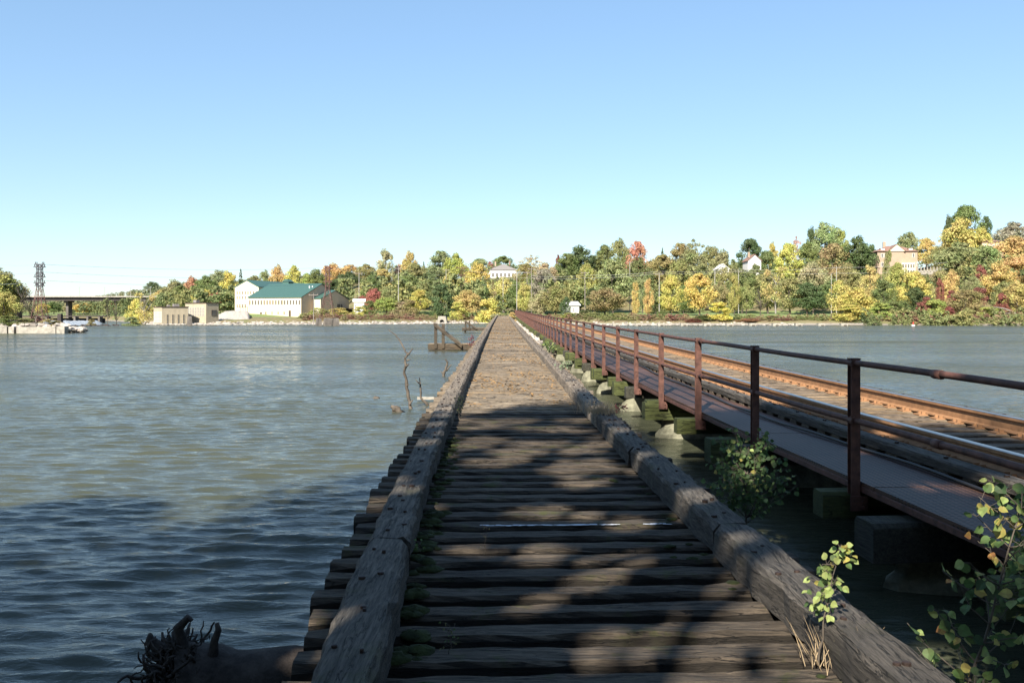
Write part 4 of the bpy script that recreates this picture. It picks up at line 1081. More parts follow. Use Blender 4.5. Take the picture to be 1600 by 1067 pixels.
# pump houses
def pump(xc, Yc, angd, L, D, h, label, nl, nr, wl, wr):
    X = px(xc, Yc); g = ground(X, Yc); e = building('pump_house', X, Yc, R(angd), label, 'building', g)
    mb = MB(); mb.box((L/2, D/2, h/2-1), (L, D, h+2)); mb.build('wall', M['brick'], e)
    mb = MB(); mb.box((L/2, D/2, h+.07), (L+.24, D+.24, .14)); mb.build('roof', M['trim'], e)
    windows(e, 'left', L, D, [D*(.1+.8*i/(nl-1)) for i in range(nl)], h*.6, wl, h*.42, 'white', 2)
    if nr: windows(e, 'front', L, D, [L*(.2+.62*i/(nr-1)) for i in range(nr)], h*.5, wr, h*.42, 'brick', 2)
    return e
hD = pz(480, 163)-ground(px(253, 163), 163); hE = pz(474, 168)-ground(px(322, 168), 168)
e = pump(253, 163, 40, 4.8, 4.5, hD, 'lower flat roofed pump house farthest left on the gravel shore', 6, 4, .34, .3)
mb = MB(); mb.box((3.3, 2.2, hD+.38), (1.0, .8, .5)); mb.box((2.2, 3, hD+.3), (.5, .5, .35)); mb.build('roof_unit', M['greyroof'], e)
e = pump(322, 168, 60, 3.0, 5.7, hE, 'taller flat roofed pump house with a band of tall windows left of the mill', 11, 0, .2, .3)
windows(e, 'front', 3, 5.7, [1.9], hE*.55, 1.2, 1.0)
mb = MB(); mb.box((1.2, 4, hE+.4), (.8, .8, .5)); mb.build('roof_unit', M['greyroof'], e)
# gravel pile left of the mill
n = 46; gx = np.linspace(0, 1, n); gy = np.linspace(0, 1, 20); rs = np.random.RandomState(2); Pg = np.zeros((20, n, 3))
for j in range(20):
    for i in range(n):
        x = 320+72*gx[i]; Y = 172+16*gy[j]; X = px(x, Y)*(1); top = interp(x, [(320, 502), (335, 497), (352, 489), (364, 488), (388, 489), (392, 500)])
        zt = pz(top-2, 186); s_ = min(1, gy[j]*1.7); Pg[j, i] = (X, Y, (zt*s_+(1-s_)*.1 if .02 < gx[i] < .98 else 0)+rs.uniform(-.12, .12))
tag(link('gravel_slope', gridmesh('gravel_slope', Pg, M['rock'], False)), 'steep slope of pale gravel between the pump houses and the mill', 'gravel bank', kind='stuff')
# hilltop houses
def house(name, x, Yd, ybase, w, label, wallm, roofm, z_eave, z_ridge, D=8, ang=0, style='gable', win=4, floors=1, along='y', chim=True):
    X = px(x, Yd)-w/2; g = pz(ybase, Yd); e = building(name, X, Yd, ang, label, 'house', g)
    ee = pz(z_eave, Yd)-g; rr = pz(z_ridge, Yd)-g
    if style == 'gable': gable(e, w, D, ee, rr, wallm, roofm, along, over=.3, z0=-4)
    else:
        mb = MB(); mb.box((w/2, D/2, ee/2-2), (w, D, ee+4)); mb.build('wall', wallm, e); hip(e, w, D, ee, rr-ee, roofm)
    for f in range(floors):
        windows(e, 'front', w, D, [w*(.14+.72*i/max(1, win-1)) for i in range(win)] if win > 1 else [w/2], ee-(f+.6)*ee/floors*.95, w*.09, ee/floors*.42, 'white')
    if chim: mb = MB(); mb.box((w*.22, D*.4, rr+.1), (.5, .5, 1.6)); mb.build('chimney', M['pinkbrick'], e)
    return e
e = house('hilltop_house', 786, 315, 436, 9.8, 'white hilltop house with a grey hipped roof and chimneys above the trestle end', M['white'], M['greyroof'], 422, 412, 9, 0, 'hip', 6)
mb = MB(); mb.box((7.2, 3, pz(411, 315)-pz(436, 315)+.1), (.4, .4, 1.6)); mb.build('chimney', M['brownroof'], e)
mb = MB(); mb.box((-.8, 1.5, 1.6), (2.4, 4, .2)); mb.build('porch_roof', M['white'], e)
house('small_house', 1179, 262, 420, 3.8, 'little white house gable peeking through dark trees on the hill', M['white'], M['brownroof'], 407, 398, 6, 0, 'gable', 1)
house('hidden_house', 1130, 262, 424, 3.2, 'white cottage front almost hidden in trees left of the little white gable', M['white'], M['white'], 420, 413, 5, 0, 'gable', 2, chim=False)
house('park_shed', 896, 190, 490, 2.6, 'white shed among trees beyond the rail bridge end', M['white'], M['white'], 477, 472, 4, R(12), 'gable', 1, along='x', chim=False)
house('river_shed', 561, 196, 486, 2.2, 'small white shed left of the crimson maple', M['white'], M['white'], 471, 468, 2, R(8), 'gable', 2, along='x', chim=False)
# mansion
Ym = 262; gm = pz(432, Ym); wm_ = px(1431, Ym)-px(1371, Ym)
ma = building('mansion', px(1371, Ym), Ym, R(-6), 'pale pink brick mansion with dormers standing on the right hill', 'mansion', gm)
em = pz(393, Ym)-gm; rm = pz(383, Ym)-gm
mb = MB(); mb.box((wm_/2, 4, em/2-2), (wm_, 8, em+4)); mb.build('wall', M['pinkbrick'], ma)
hip(ma, wm_, 8, em, rm-em, M['brownroof'], .45)
mb = MB(); xc = wm_*.47; mb.box((xc, .4, em/2), (wm_*.36, 1.6, em)); mb.build('bay', M['pinkbrick'], ma)
mb = MB(); a = wm_*.21; mb.add([(xc-a, -.7, em), (xc+a, -.7, em), (xc, -.7, em+1.9), (xc-a, 4, em), (xc+a, 4, em), (xc, 4, em+1.9)], [(0, 1, 2)], 1); mb.add([(xc-a-.15, -.9, em-.1), (xc, -.9, em+2.05), (xc, 4, em+2.05), (xc-a-.15, 4, em-.1)], [(0, 1, 2, 3)], 0); mb.add([(xc+a+.15, -.9, em-.1), (xc, -.9, em+2.05), (xc, 4, em+2.05), (xc+a+.15, 4, em-.1)], [(3, 2, 1, 0)], 0); mb.build('gable', [M['brownroof'], M['cream']], ma)
for u in (.14, .84):
    mb = MB(); mb.box((wm_*u, 1.0, em+.55), (1.3, 1.4, .8)); d_ = mb.build('dormer', M['brownroof'], ma)
    for s in (-1, 0, 1): mb = MB(); mb.box((wm_*u+s*.38, .27, em+.6), (.26, .06, .42)); mb.build('pane', M['white'], d_)
mb = MB(); mb.box((wm_*.72, -.9, 1.9), (wm_*.34, 2.2, 3.9)); p_ = mb.build('sunroom', M['cream'], ma)
for f in (1.2, 2.9):
    for i in range(5): mb = MB(); mb.box((wm_*(.59+.065*i), -2.03, f), (.42, .06, 1.0)); mb.build('pane', M['pane'], p_)
windows(ma, 'front', wm_, 8, [wm_*.12, wm_*.2, wm_*.9], em-1.2, .6, 1.1, 'white')
windows(ma, 'front', wm_, 8, [wm_*.12, wm_*.2, wm_*.95], em-3.8, .6, 1.1, 'white')
mb = MB(); mb.box((wm_*.3, 5, rm+.3), (.8, .6, 2.0)); mb.build('chimney', M['pinkbrick'], ma)
mb = MB(); Xw = px(1433, 258)
mb.box(((px(1433, 258)+px(1475, 258))/2, 258, pz(426, 258)), (px(1475, 258)-px(1433, 258), .3, 1.1))
for i in range(9): mb.box((px(1434+5*i, 257.8), 257.8, pz(421, 258)), (.25, .25, 1.4))
tag(mb.build('terrace_wall', M['concrete']), 'pale terrace wall with posts right of the mansion', 'wall')
h1 = house('upper_house', 1552, 268, 392, 6.6, 'tan house with a hipped roof half hidden behind orange leaves at upper right', M['tanwall'], M['brownroof'], 378, 372.5, 7, 0, 'hip', 3)
house('grey_house', 1547, 246, 410, 5.2, 'grey house with a low roof below the tan one at upper right', M['greyroof'], M['greyroof'], 398, 396, 6, 0, 'hip', 2, chim=False)

# ---------------------------------------------------------------- road bridge, dam
br = empty('road_bridge', (px(100, 262), 262, 0), 'long flat concrete road bridge on slender piers in the left background', 'bridge')
Yb = 262; zt = pz(463, Yb); mb = MB(); a, b = px(-140, Yb), px(262, Yb); mb.box(((a+b)/2, Yb+3, zt-.12), (b-a, 8.2, .35)); part(mb.build('parapet', M['concrete']), br)
mb = MB(); mb.box(((a+b)/2, Yb+3, zt-.78), (b-a, 6.4, .96)); part(mb.build('girder', M['asphalt']), br)
for x in (-60, 20, 100, 179):
    mb = MB(); X = px(x, Yb); mb.box((X, Yb+3, (zt-1.1)/2-1), (.75, 2.4, zt+1)); mb.box((X, Yb+3, zt-1.55), (1.2, 4, .5)); part(mb.build('pier', M['oldconcrete']), br)
for x in (124, 163, 204, 235):
    mb = MB(); X = px(x, Yb); mb.tube([(X, Yb, zt), (X, Yb, zt+2.6), (X+.3, Yb, zt+2.75)], .05, 5); o = mb.build('street_lamp', M['polewhite']); tag(o, {124: 'first', 163: 'second', 204: 'third', 235: 'fourth'}[x]+' thin lamp pole from the left on the road bridge', 'lamp post', 'lamp posts on the road bridge')
dm = empty('dam', (px(110, 196), 196, 0), 'old spillway dam with white water below its catwalk', 'dam')
Yd = 196; mb = MB(); zt = pz(494, Yd); mb.box(((px(20, Yd)+px(166, Yd))/2, Yd, zt), (px(166, Yd)-px(20, Yd), .8, .28)); part(mb.build('catwalk', M['darkpier']), dm)
mb = MB(); mb.box(((px(20, Yd)+px(166, Yd))/2, Yd-.3, zt+.55), (px(166, Yd)-px(20, Yd), .05, .05)); 
for x in range(22, 166, 5): mb.box((px(x, Yd), Yd-.3, zt+.3), (.05, .05, .6))
part(mb.build('handrail', M['darkpier']), dm)
mb = MB(); mb.box(((px(20, Yd)+px(160, Yd))/2, Yd+1.2, .5), (px(160, Yd)-px(20, Yd), .5, 1.1)); part(mb.build('weir', M['darkpier']), dm)
for x in (58, 74, 118, 138, 156): mb = MB(); mb.box((px(x, Yd), Yd+.3, .4), (.4, 1.6, 1.9)); part(mb.build('pier', M['oldconcrete']), dm)
mb = MB(); X = px(94, 150); mb.box((X, 150, .55), (.7, .8, 2.9), taper=.85); tag(mb.build('dam_pier', M['darkpier']), 'dark stone pier standing alone in front of the dam rapids', 'pier')
Pf = np.zeros((26, 60, 3)); rs = np.random.RandomState(4)
for j in range(26):
    for i in range(60):
        Y = 152+43*j/25; x = 62+(162-62)*i/59; t_ = j/25; ed = min(1, i/6, (59-i)/6, j/4); Pf[j, i] = (px(x, Y), Y, (.04+.5*max(0, t_-.45)/.55+rs.uniform(-.12, .10))*ed-.15*(1-ed))
tag(link('rapids', gridmesh('rapids', Pf, M['foam'])), kind='structure')
mb = MB(); 
for i in range(60): rock(mb, (px(rs.uniform(100, 180), 150), 150+rs.uniform(-4, 8), .02), rs.uniform(.15, .35), rng)
tag(mb.build('rapids_rocks', M['darkpier']), 'dark wet rocks scattered in the shallows below the dam', 'rocks', kind='stuff')
# culvert
cu = empty('culvert', (px(690.5, 184), 184, 0), 'pale concrete culvert with a round black opening on the far shore', 'culvert')
mb = MB(); X = px(690.5, 184); zt = pz(494, 184); w = px(698, 184)-px(683, 184)
n = 12; r = .42; cz_ = .38
ring = [(X+r*math.cos(math.pi*i/n), 184, cz_+r*math.sin(math.pi*i/n)) for i in range(n+1)]
outer = [(X+w/2, 184, -.3)]+[(X+(w/2-.1*max(0, 1))*(1 if i < n/2 else -1)*(1 if abs(i-n/2) > 2 else abs(i-n/2)/3), 184, zt if 2 < i < n-2 else cz_+.2+(zt-cz_)*.4) for i in range(n+1)]
mb.add([(X-w/2-.15, 184, -.4), (X-w/2+.25, 184, zt), (X+w/2-.25, 184, zt), (X+w/2+.15, 184, -.4), (X-w/2-.15, 187, -.4), (X-w/2+.25, 187, zt), (X+w/2-.25, 187, zt), (X+w/2+.15, 187, -.4)], [(0, 3, 2, 1), (1, 2, 6, 5), (0, 1, 5, 4), (2, 3, 7, 6)])
part(mb.build('headwall', M['concrete']), cu)
mb = MB(); mb.add([(q[0], 183.97, q[2]) for q in ring], [tuple(range(n+1))]); mb.add([(q[0]*1+0, 183.97, q[2]) for q in ring]+[(q[0], 183.4, q[2]) for q in ring], [(i, i+1, n+2+i, n+1+i) for i in range(n)])
M['black'] = simple('dark_opening', (.008, .008, .008), .95); part(mb.build('opening', M['black']), cu)
# mill piers in the river and the rusty tower
def pier(x0, x1, Y, top, bot, label):
    X = (px(x0, Y)+px(x1, Y))/2; w = px(x1, Y)-px(x0, Y); zt = pz(top, Y); mb = MB()
    mb.box((X, Y, zt/2-.4), (w, w*1.1, zt+.8), rz=R(28), taper=.62); return tag(mb.build('concrete_pier', M['oldconcrete']), label, 'pier', 'tapered concrete piers of the rusty tower')
for x0, x1, lab in ((493, 503, 'leftmost tapered concrete pier in the river below the rusty tower'), (505, 517, 'largest middle tapered concrete pier below the rusty tower'), (514, 522, 'small back tapered concrete pier behind the middle one'), (520.5, 530, 'rightmost tapered concrete pier in the river below the rusty tower')):
    pier(x0, x1, 150 if 'back' not in lab else 154, 497, 512, lab)
o = pier(292, 300.5, 150, 494, 507, 'single dark tapered pier in front of the taller pump house'); o['group'] = 'single piers near the shore'
def lattice(name, x, Y, ytop, ybot, wtop, wbot, label, mats, arms, neck=.5, base=0):
    X = px(x, Y); e = empty(name, (X, Y, pz(ybot, Y)), label, 'lattice tower'); H = pz(ytop, Y)-pz(ybot, Y); mb = MB(); t = .044*H/12+.009
    def wd(z): return (wbot+(wtop-wbot)*min(1, z/(H*neck)))/2
    cor = [(-1, -1), (1, -1), (1, 1), (-1, 1)]; zs = [H*q for q in (0, .14, .27, .38, neck, neck+.1, neck+.2, neck+.3, neck+.4)]; zs = [z for z in zs if z < H*.97]+[H*.97]
    mi = lambda z: 0 if z < H*.6 else 1
    for i in range(len(zs)-1):
        a, b = wd(zs[i]), wd(zs[i+1])
        for k in range(4):
            c, d = cor[k], cor[(k+1) % 4]
            mb.tube([(c[0]*a, c[1]*a, zs[i]), (c[0]*b, c[1]*b, zs[i+1])], t, 4, mi(zs[i]))
            mb.tube([(c[0]*a, c[1]*a, zs[i]), (d[0]*b, d[1]*b, zs[i+1])], t*.6, 4, mi(zs[i])); mb.tube([(d[0]*a, d[1]*a, zs[i]), (c[0]*b, c[1]*b, zs[i+1])], t*.6, 4, mi(zs[i]))
            mb.tube([(c[0]*b, c[1]*b, zs[i+1]), (d[0]*b, d[1]*b, zs[i+1])], t*.6, 4, mi(zs[i]))
    mb.build('frame', mats, e)
    for q, L in arms:
        mb = MB(); z = H*q
        for s in (-1, 1): mb.box((0, s*wtop*.5, z), (L, .05, .07))
        for s in (-1, 1):
            mb.tube([(0, 0, z-.35), (s*L*.45, 0, z)], .03, 4); mb.tube([(s*L*.47, 0, z+.02), (s*L*.47, 0, z+.26)], .05, 6); mb.tube([(s*L*.3, 0, z+.02), (s*L*.3, 0, z+.26)], .04, 6)
        mb.build('crossarm', mats[1], e)
    return e
lattice('lattice_tower', 62, 98, 410, 514, .46, 1.55, 'tall lattice power tower with red legs on the left rock spit', [M['lattice'], M['latticetop']], ((.97, .95), (.93, 1.15), (.82, .8), (.78, 1.1), (.69, 1.1), (.65, .9)), neck=.62)
lattice('lattice_tower', 512, 152, 414, 497, .65, 2.4, 'rusty lattice power tower on concrete piers in front of the mill right wing', [M['lattice'], M['lattice']], ((.97, 1.0), (.92, 1.5), (.8, 1.4), (.68, 1.4), (.6, .9)), neck=.55)
lattice('lattice_tower', 723, 232, 416, 462, .9, 1.6, 'far rusty lattice tower half hidden among trees left of the trestle end', [M['lattice'], M['lattice']], ((.95, 3.2), (.7, 2.4), (.5, 2.2)), neck=.6)
# utility poles
poles = [(561, 212, 425, 478, 'pale utility pole behind the small white shed'), (622.5, 200, 417, 472, 'tall pale utility pole above the tawny shrub'), (697, 226, 420, 452, 'utility pole above the big dark shrub'), (786, 222, 430, 456, 'short utility pole below the white hilltop house'), (807.5, 206, 425, 480, 'bright pale pole rising right behind the trestle end'), (823.5, 212, 424, 482, 'dark wooden pole just right of the bright pale pole'), (830.5, 206, 418, 486, 'brown pole with crossarm nearest the railing start'), (914, 192, 424, 496, 'weathered pole right of the white shed among trees'), (984, 236, 408, 440, 'pole with side brackets below the orange red maple'), (1030, 180, 426, 486, 'tall pole in the park between narrow orange and yellow trees'), (1117, 236, 418, 440, 'short pole top above the widest golden park tree'), (1154, 218, 422, 446, 'white pole top right of the golden park trees'), (1307, 200, 416, 446, 'taller of the two short white poles above the big orange tree'), (1299, 202, 428, 446, 'shorter of the two short white poles above the big orange tree'), (490, 160, 458, 497, 'thin pole in front of the mill right wing')]
PT = {}
for (x, Y, t_, b_, lab) in poles:
    mb = MB(); X = px(x, Y); zt, zb = pz(t_, Y), min(pz(b_, Y), ground(X, Y)+0)-.3; e = empty('utility_pole', (X, Y, zb), lab, 'utility pole', 'utility poles across the river')
    r = .075
    mb.tube([(X, Y, zb), (X, Y, (zb+zt)/2), (X, Y, zt)], [r*1.2, r, r*.8], 7); part(mb.build('pole', M['pole'] if x in (823.5, 830.5, 914, 490) else M['polewhite']), e)
    mb = MB(); mb.box((X, Y-.05, zt-.35), (1.7, .09, .1)); 
    for s in (-.75, 0, .75): mb.tube([(X+s, Y-.05, zt-.3), (X+s, Y-.05, zt-.12)], .05, 5)
    if x != 1299: part(mb.build('crossarm', M['pole']), e)
    PT[x] = Vector((X, Y, zt-.12))
def wire(pts, label, mat='wire', r=.022, sag=.6):
    mb = MB()
    for a, b in zip(pts[:-1], pts[1:]):
        Q = [a.lerp(b, i/12)-Vector((0, 0, sag*4*(i/12)*(1-i/12))) for i in range(13)]; mb.tube(Q, r, 4, cap=False)
    return tag(mb.build('power_line', M[mat]), label, 'power line', 'power lines')
def pp(x, y, Y): return Vector((px(x, Y), Y, pz(y, Y)))
wire([pp(-60, 400, 98), pp(62, 413, 98), pp(512, 418, 152)], 'upper thin power line from the left tower toward the mill', 'wiredark', .014, .5)
wire([pp(-60, 416, 98), pp(62, 425, 98), pp(512, 432, 152)], 'middle thin power line from the left tower toward the mill', 'wiredark', .014, .5)
wire([pp(-60, 436, 98), pp(62, 438, 98), pp(512, 444, 152)], 'lowest thin power line from the left tower toward the mill', 'wiredark', .014, .5)
wire([pp(512, 419, 152), pp(622, 421, 200), pp(723, 422, 232), pp(830, 424, 206)], 'upper pale power line across the centre trees')
wire([pp(512, 432, 152), pp(622, 428, 200), pp(723, 432, 232), pp(830, 433, 206)], 'middle pale power line across the centre trees')
wire([pp(512, 450, 152), pp(622, 436, 200), pp(723, 441, 232), pp(830, 443, 206)], 'lower pale power line across the centre trees')
wire([pp(830, 431, 206), pp(914, 430, 192), pp(1030, 424, 180), pp(1154, 421, 196), pp(1307, 418, 200), pp(1480, 410, 196)], 'upper pale power line above the park trees', r=.026, sag=.3)
wire([pp(830, 434, 206), pp(914, 434, 192), pp(1030, 427, 180), pp(1154, 424, 196), pp(1307, 427, 200), pp(1480, 420, 196)], 'lower pale power line above the park trees', r=.026, sag=.3)
# docks on the right
dk = empty('dock_boom', (px(1100, 151), 151, 0), 'long thin pale boom running along the right shore on floats', 'dock')
mb = MB(); a, b = px(862, 153), px(1352, 151); mb.box(((a+b)/2, 152, .36), (b-a, .35, .14)); part(mb.build('walkway', M['concrete']), dk)
names = ['first', 'second', 'third', 'fourth', 'fifth', 'sixth', 'seventh', 'eighth', 'ninth', 'tenth', 'eleventh']
for i, x in enumerate((963, 998, 1033, 1069, 1105, 1140.5, 1176, 1213, 1248.5, 1284, 1319.5)):
    mb = MB(); mb.box((px(x, 149), 149.5, .06), (1.15, 1.1, .8), taper=.92); mb.box((px(x+1.2, 149), 148.94, -.0), (.5, .05, .34), mi=1)
    tag(mb.build('dock_float', [M['concrete'], M['trim']]), names[i]+' pale square block from the left along the right shore boom', 'float', 'concrete blocks along the boom')
mb = MB()   # sparse wood beams on the end
Q = [(px(1600+i*-8, 158), 158+.0*i, pz(500-6*math.sin(i*.5)-i*3.2, 158)) for i in range(7)]
mb.tube(Q, [.16, .14, .12, .1, .08, .06, .04], 6); mb.tube([Q[2], (Q[2][0]-2.2, 158, Q[2][2]-.2), (Q[2][0]-3.4, 158, Q[2][2]-.1)], .06, 5)
tag(mb.build('fallen_branch', M['palebark'], smooth=True), 'pale fallen branch hanging over the water at the right photo edge', 'dead branch')

by_ = empty('buoy', (px(1427, 150), 150, 0), 'small red and white buoy floating before the dense right bank', 'buoy')
mb = MB(); X = px(1427, 150); mb.tube([(X, 150, -.1), (X, 150, .12), (X, 150, .2)], [.3, .3, .2], 12); part(mb.build('float', M['white']), by_)
mb = MB(); mb.tube([(X, 150, .2), (X, 150, .4), (X, 150, .7)], [.15, .13, .07], 10); part(mb.build('top_mark', simple('buoy_red', (.45, .06, .04))), by_)

# ---------------------------------------------------------------- foreground plants
def leafq(c, d, n, s, rg, w=.9):
    """pointed round aspen leaf, slightly folded: c base point, d direction to tip, n normal"""
    d = d.normalized(); a = d.cross(n).normalized(); n = a.cross(d)
    prof = [(0, 0, 0), (.10, .30, .05), (.34, .46, .09), (.62, .38, .08), (.85, .16, .03), (1.02, 0, -.04), (.85, -.16, .03), (.62, -.38, .08), (.34, -.46, .09), (.10, -.30, .05)]
    return [c+d*(u*s)+a*(v*s*w)+n*(k*s) for u, v, k in prof]
def sapling(name, label, base, tip, bend, ntw, tw, nl, ls, cols, seed, cat='sapling', dense=1.0, r=.006, lean=0, z0=.15, bushy=0):
    rg = random.Random(seed); base, tip = Vector(base), Vector(tip); e = empty(name, base, label, cat); st = MB(); Q = []
    N = 12
    for i in range(N+1):
        t = i/N; p = (tip-base)*t+Vector(bend)*math.sin(math.pi*t)+Vector((rg.uniform(-1, 1), rg.uniform(-1, 1), 0))*.006; Q.append(p)
    st.tube(Q, [r*(1.15-.85*i/N) for i in range(N+1)], 6)
    tws = [Q]
    for k in range(ntw):
        t = z0+(1-z0)*(k+.5)/ntw; i = min(N-1, int(t*N)); p = Q[i].copy(); a = k*2.4+rg.uniform(-.5, .5); d = Vector((math.cos(a), math.sin(a), rg.uniform(.1, .9)+bushy)).normalized(); L = tw*rg.uniform(.6, 1.15)*(1.15-.6*t); q = [p.copy()]
        for j in range(6):
            d = (d+Vector((rg.uniform(-1, 1), rg.uniform(-1, 1), rg.uniform(-.6, .9)))*.22).normalized(); p = p+d*L/6; q.append(p.copy())
        st.tube(q, [r*.5*(1-.12*j) for j in range(7)], 5); tws.append(q)
    LV = [[] for _ in cols]
    for i in range(nl):
        q = rg.choice(tws[1:] if rg.random() < .85 and len(tws) > 1 else tws); j = rg.randint(1 if q is not Q else 4, len(q)-2); p = q[j].lerp(q[j+1], rg.random())
        d = Vector((rg.uniform(-1, 1), rg.uniform(-1, 1), rg.uniform(-.5, .6))).normalized(); c = p+d*rg.uniform(.012, .035)
        st.tube([p, c], r*.12+.0006, 3, cap=False)
        dd = (d+Vector((0, 0, -.5))).normalized(); n = Vector((rg.uniform(-1, 1)-.3, rg.uniform(-1, 1)-1.0, rg.uniform(-.3, 1.2))).normalized()
        ci = 0; u = rg.random(); acc = 0
        for ii, (cc, wgt) in enumerate(cols):
            acc += wgt
            if u < acc: ci = ii; break
        s = ls*rg.uniform(.6, 1.12); P_ = leafq(c, dd, n, s, rg, rg.uniform(.85, 1.05)); ctr = c+dd*s*.45
        LV[ci].append([list(ctr), list(P_[0]), list(P_[1]), list(P_[2])]); 
        for (ia, ib, ic) in ((2, 3, 4), (4, 5, 6), (6, 7, 8), (8, 9, 0)): LV[ci].append([list(ctr), list(P_[ia]), list(P_[ib]), list(P_[ic])])
    st.build('stem', M['drift'], e, smooth=True)
    for ii, (cc, wgt) in enumerate(cols):
        if not LV[ii]: continue
        o = link('leaves', npmesh('leaves', np.array(LV[ii]), 4, M['nearleaf'], True), e); o.color = (*cc, 1)
    return e
GRN, LIM, YEL, DGN, ORG = (.13, .21, .05), (.42, .50, .12), (.60, .48, .07), (.07, .125, .04), (.70, .30, .03)
def gp(x, Y, y=None, z=None): return (px(x, Y), Y, pz(y, Y) if y is not None else z)
sapling('aspen_shrub', 'bushy green aspen shrub growing over the right guard timber', gp(1166, 7.1, 818), gp(1168, 7.2, 704), (.0, 0, 0), 46, .50, 760, .046, [(GRN, .52), (DGN, .36), (LIM, .10), (YEL, .02)], 4, r=.008, bushy=.1, z0=.05)
sapling('aspen_sapling', 'small sunlit lime green aspen sapling in front of the right guard timber', (1.405, 4.1, .42), gp(1316, 4.1, 850), (-.02, 0, 0), 12, .125, 100, .040, [(LIM, .75), (GRN, .15), (YEL, .10)], 9, r=.005, z0=.45)
sapling('aspen_sapling', 'tall shaded aspen sapling with round yellowing leaves at the lower right corner', (px(1495, 3.75), 3.75, .35), gp(1600, 3.75, 765), (.02, 0, 0), 30, .32, 250, .052, [(GRN, .38), (LIM, .36), (DGN, .08), (YEL, .14), (ORG, .04)], 12, r=.007, z0=.1)
sapling('aspen_shoot', 'leafy aspen shoot behind the tall one at the right photo edge', gp(1640, 4.3, 1000), gp(1585, 4.3, 780), (.03, 0, 0), 20, .24, 110, .050, [(GRN, .5), (LIM, .3), (YEL, .2)], 15, r=.005, z0=.3)
sapling('weed', 'grey seeded weed growing through the deck beside the left guard timber', gp(716, 13.3, 655), gp(719, 13.3, 618), (.01, 0, 0), 12, .09, 60, .035, [((.22, .20, .10), .8), (DGN, .2)], 5, 'weed', r=.004, z0=.3)
sapling('weed', 'tiny green weed at the far edge of the left guard timber joint', gp(656, 5.6, 862), gp(655, 5.6, 846), (0, 0, 0), 5, .03, 12, .022, [(GRN, 1.0)], 6, 'weed', r=.002)
sapling('weed', 'thin dry weed stalk standing between ties left of the deck centre', gp(757, 5.9, 866), gp(759, 5.9, 818), (.005, 0, 0), 8, .02, 14, .010, [((.28, .24, .12), 1.0)], 7, 'weed', r=.0014)
sapling('weed', 'low dry weed tuft between the near ties left of the deck centre', gp(702, 4.2, 1022), gp(704, 4.2, 975), (.005, 0, 0), 10, .05, 26, .014, [((.24, .21, .08), .7), (GRN, .3)], 8, 'weed', r=.0018)
sapling('vine', 'small pale leaved vine hanging off the right edge of the sunlit deck', gp(870, 17.5, 578), gp(890, 17.5, 566), (.02, 0, 0), 8, .16, 60, .05, [((.30, .36, .20), 1.0)], 18, 'vine', r=.004)
sapling('vine', 'low green plants on the deck edge near the driftwood snag', gp(862, 28, 552), gp(850, 28, 536), (.02, 0, 0), 9, .25, 120, .07, [(GRN, .6), (LIM, .4)], 19, 'vine', r=.004)
sapling('red_shrub', 'small purplish red shrub on the left deck edge near the timber frame', gp(735, 40, 546), gp(738, 40, 524), (0, 0, 0), 12, .25, 90, .06, [((.28, .04, .06), 1.0)], 22, 'bush', r=.008)
def grass(name, label, c, n, h, spread, col, seed, cat='grass tuft', red=0):
    rg = random.Random(seed); mb = MB()
    for i in range(n):
        p = Vector(c)+Vector((rg.gauss(0, spread), rg.gauss(0, spread), 0)); a = rg.uniform(0, 6.28); L = h*rg.uniform(.2, 1); tl = rg.uniform(0, .6); d = Vector((math.cos(a)*tl, math.sin(a)*tl, 1)).normalized(); q = [p]
        for j in range(3): d = (d+Vector((math.cos(a), math.sin(a), -.2))*rg.uniform(.0, .14)).normalized(); q.append(q[-1]+d*L/3)
        mb.tube(q, [.0022, .0018, .0013, .0004], 3, cap=False)
    return tag(mb.build(name, M[col]), label, cat)
grass('grass_tuft', 'dry straw tuft at the foot of the sunlit aspen sapling', gp(1300, 4.15, 1036), 75, .22, .06, 'drygrass', 3)
g0 = on(C, 12.35, 1.2, 1.45)
grass('grass_tuft', 'reddish dry grass on the right guard timber where the shade begins', g0, 420, .2, .13, 'drygrass', 4)
sapling('red_creeper', 'tiny red leaved creeper beside the reddish dry grass', g0+Vector((.22, 0, 0)), g0+Vector((.3, 0, .1)), (0, 0, 0), 7, .1, 50, .035, [((.5, .04, .05), .8), (LIM, .2)], 23, 'creeper', r=.002)
mb = MB(); rg = random.Random(5)
yt = -.9+round((6.94+.9)/TS)*TS
for i in range(90):
    off = rg.uniform(-.38, .62) if rg.random() < .75 else rg.uniform(.85, 1.02); p = on(C, yt, off, 1.65-.004); p.y += -.085+rg.gauss(0, .008); a = rg.uniform(.01, .04)
    mb.add([p+Vector((-a, rg.uniform(-.006, .0), 0)), p+Vector((a, rg.uniform(-.006, 0), 0)), p+Vector((a*.8, rg.uniform(.003, .009), .001)), p+Vector((-a*.9, rg.uniform(.003, .009), .001))], [(0, 1, 2, 3)])
part(mb.build('peeling_paint', M['peel']), trestle)

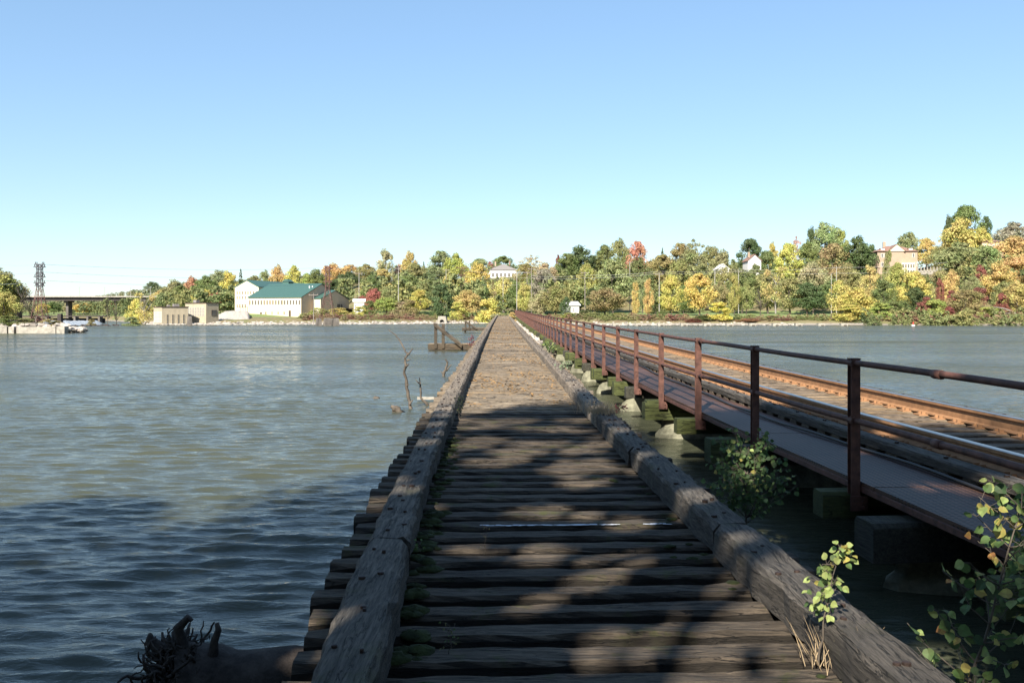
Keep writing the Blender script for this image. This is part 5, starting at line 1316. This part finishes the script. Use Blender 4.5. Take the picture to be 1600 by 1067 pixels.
# ---------------------------------------------------------------- trees on the near bank behind the camera (they cast the shade)
GAPS = [(1.5, 3.4, .6, .36), (1.4, 4.2, .9, .3), (1.45, 4.1, .6, .3), (1.25, 4.9, .5, .26), (.95, 4.5, .42, .2), (.5, 4.35, .42, .14), (.9, 3.9, .42, .14), (-.85, 4.1, .62, .10), (.5, 5.5, .42, .13), (.9, 6.9, .42, .12), (.2, 6.0, .42, .10), (-.5, 10.8, .45, .2), (-.1, 9.7, .45, .16), (-.95, 9.7, .65, .13), (-.98, 11.2, .65, .13), (.6, 9.0, .45, .13), (1.55, 5.0, .65, .18), (1.85, 7.1, .9, .15), (2.0, 3.8, 1.2, .12), (1.4, 6.9, .65, .14), (0.6, 12.2, .5, .2), (4.3, 5.2, .9, .25), (4.4, 4.3, .9, .2)]
_g = random.Random(77)
for i in range(36):
    y_ = 3.3+11*_g.random()**.8; GAPS.append((_g.uniform(-1.2, 1.6), y_, .45, _g.uniform(.04, .12)*(.7+y_/14)))
    a_, b_, c_, r_ = GAPS[-1]
    for s_ in (-1, 1): GAPS.append((a_+s_*r_*_g.uniform(1.0, 2.2), b_+_g.uniform(-.12, .12), c_, r_*_g.uniform(.35, .8)))
for i in range(8): GAPS.append((_g.uniform(3.15, 4.4), _g.uniform(4.2, 10), .7, _g.uniform(.05, .13)))
def shade_tree(X, Y, H, w, seed, label, kind='round', src=None, nq=52000):
    g = ground(X, Y)-.1; e = empty('bank_tree', (X, Y, g), label, 'tree', 'trees on the near bank'); e.scale = (w, w, H)
    q = crown_quads(seed, nq, 120, kind, .017)
    c_ = q.mean(1)*np.array([w, w, H])+np.array([X, Y, g]); keep = np.ones(len(q), bool); s_ = np.array(sd); rs = np.random.RandomState(seed)
    for (gx_, gy_, gz_, r) in GAPS:
        d = c_-np.array([gx_, gy_, gz_]); t = d@s_; pr = d-t[:, None]*s_; keep &= ~(np.linalg.norm(pr, axis=1) < .08+r*(.8+.4*rs.rand(len(q))))
    c = link('crown', npmesh('crown', q[keep], 4, M['leaf']), e); c.color = (.12, .17, .05, 1); link('trunk', trunk_mesh(seed, .8), e)
shade_tree(-7.1, -8, 18.2, 6, 1, 'tallest leafy tree on the near bank left behind the viewpoint')
shade_tree(-10.8, -8.5, 13.2, 7, 8, 'second tallest leafy tree on the near bank left of the tallest one')
shade_tree(-16.5, -8.5, 11.2, 10, 2, 'broad leafy tree on the near bank toward the left')
shade_tree(-26, -9, 11.0, 13, 3, 'leafy tree at the outer left end of the near bank')
shade_tree(-3.6, -7.6, 15.7, 6.4, 4, 'leafy tree just left behind the viewpoint')
shade_tree(-1.7, -7.8, 13.9, 6.2, 7, 'smaller leafy tree directly behind the viewpoint')
shade_tree(1.8, -8.2, 10.3, 6.5, 6, 'low leafy tree on the near bank behind the rail bridge')
shade_tree(-3.4, -3.6, 11.6, 8, 9, 'unseen leafy tree added over the start of the old trestle to dim the sky light')  # out of view, added overhead to cut sky light on the deck
for i, (X, Y, H, w) in enumerate(((-34, -15, 13, 13), (-23, -17, 13.5, 13), (-13, -16, 14, 13), (-4, -17, 14.5, 12), (4.5, -15, 12.5, 9), (12, -16, 13, 11), (20, -15, 13.5, 12), (30, -16, 14, 13))):  # unseen back row, added to block sky light from behind
    e = empty('bank_tree', (X, Y, ground(X, Y)-.1), ['first', 'second', 'third', 'fourth', 'fifth', 'sixth', 'seventh', 'eighth'][i]+' unseen tree from the left in the back row added to block sky light', 'tree', 'unseen trees added behind the near bank to block sky light', i); e.scale = (w, w, H)
    cm, tm = PR['round'][i % 6]; c = link('crown', cm, e); c.color = (.12, .17, .05, 1); link('trunk', tm, e)

seen = {}
for o in bpy.data.objects:
    if o.get('label') and not o.parent: seen.setdefault(o['label'], []).append(o.name)
print('objects', len(bpy.data.objects), 'dup labels', {k: v for k, v in seen.items() if len(v) > 1})
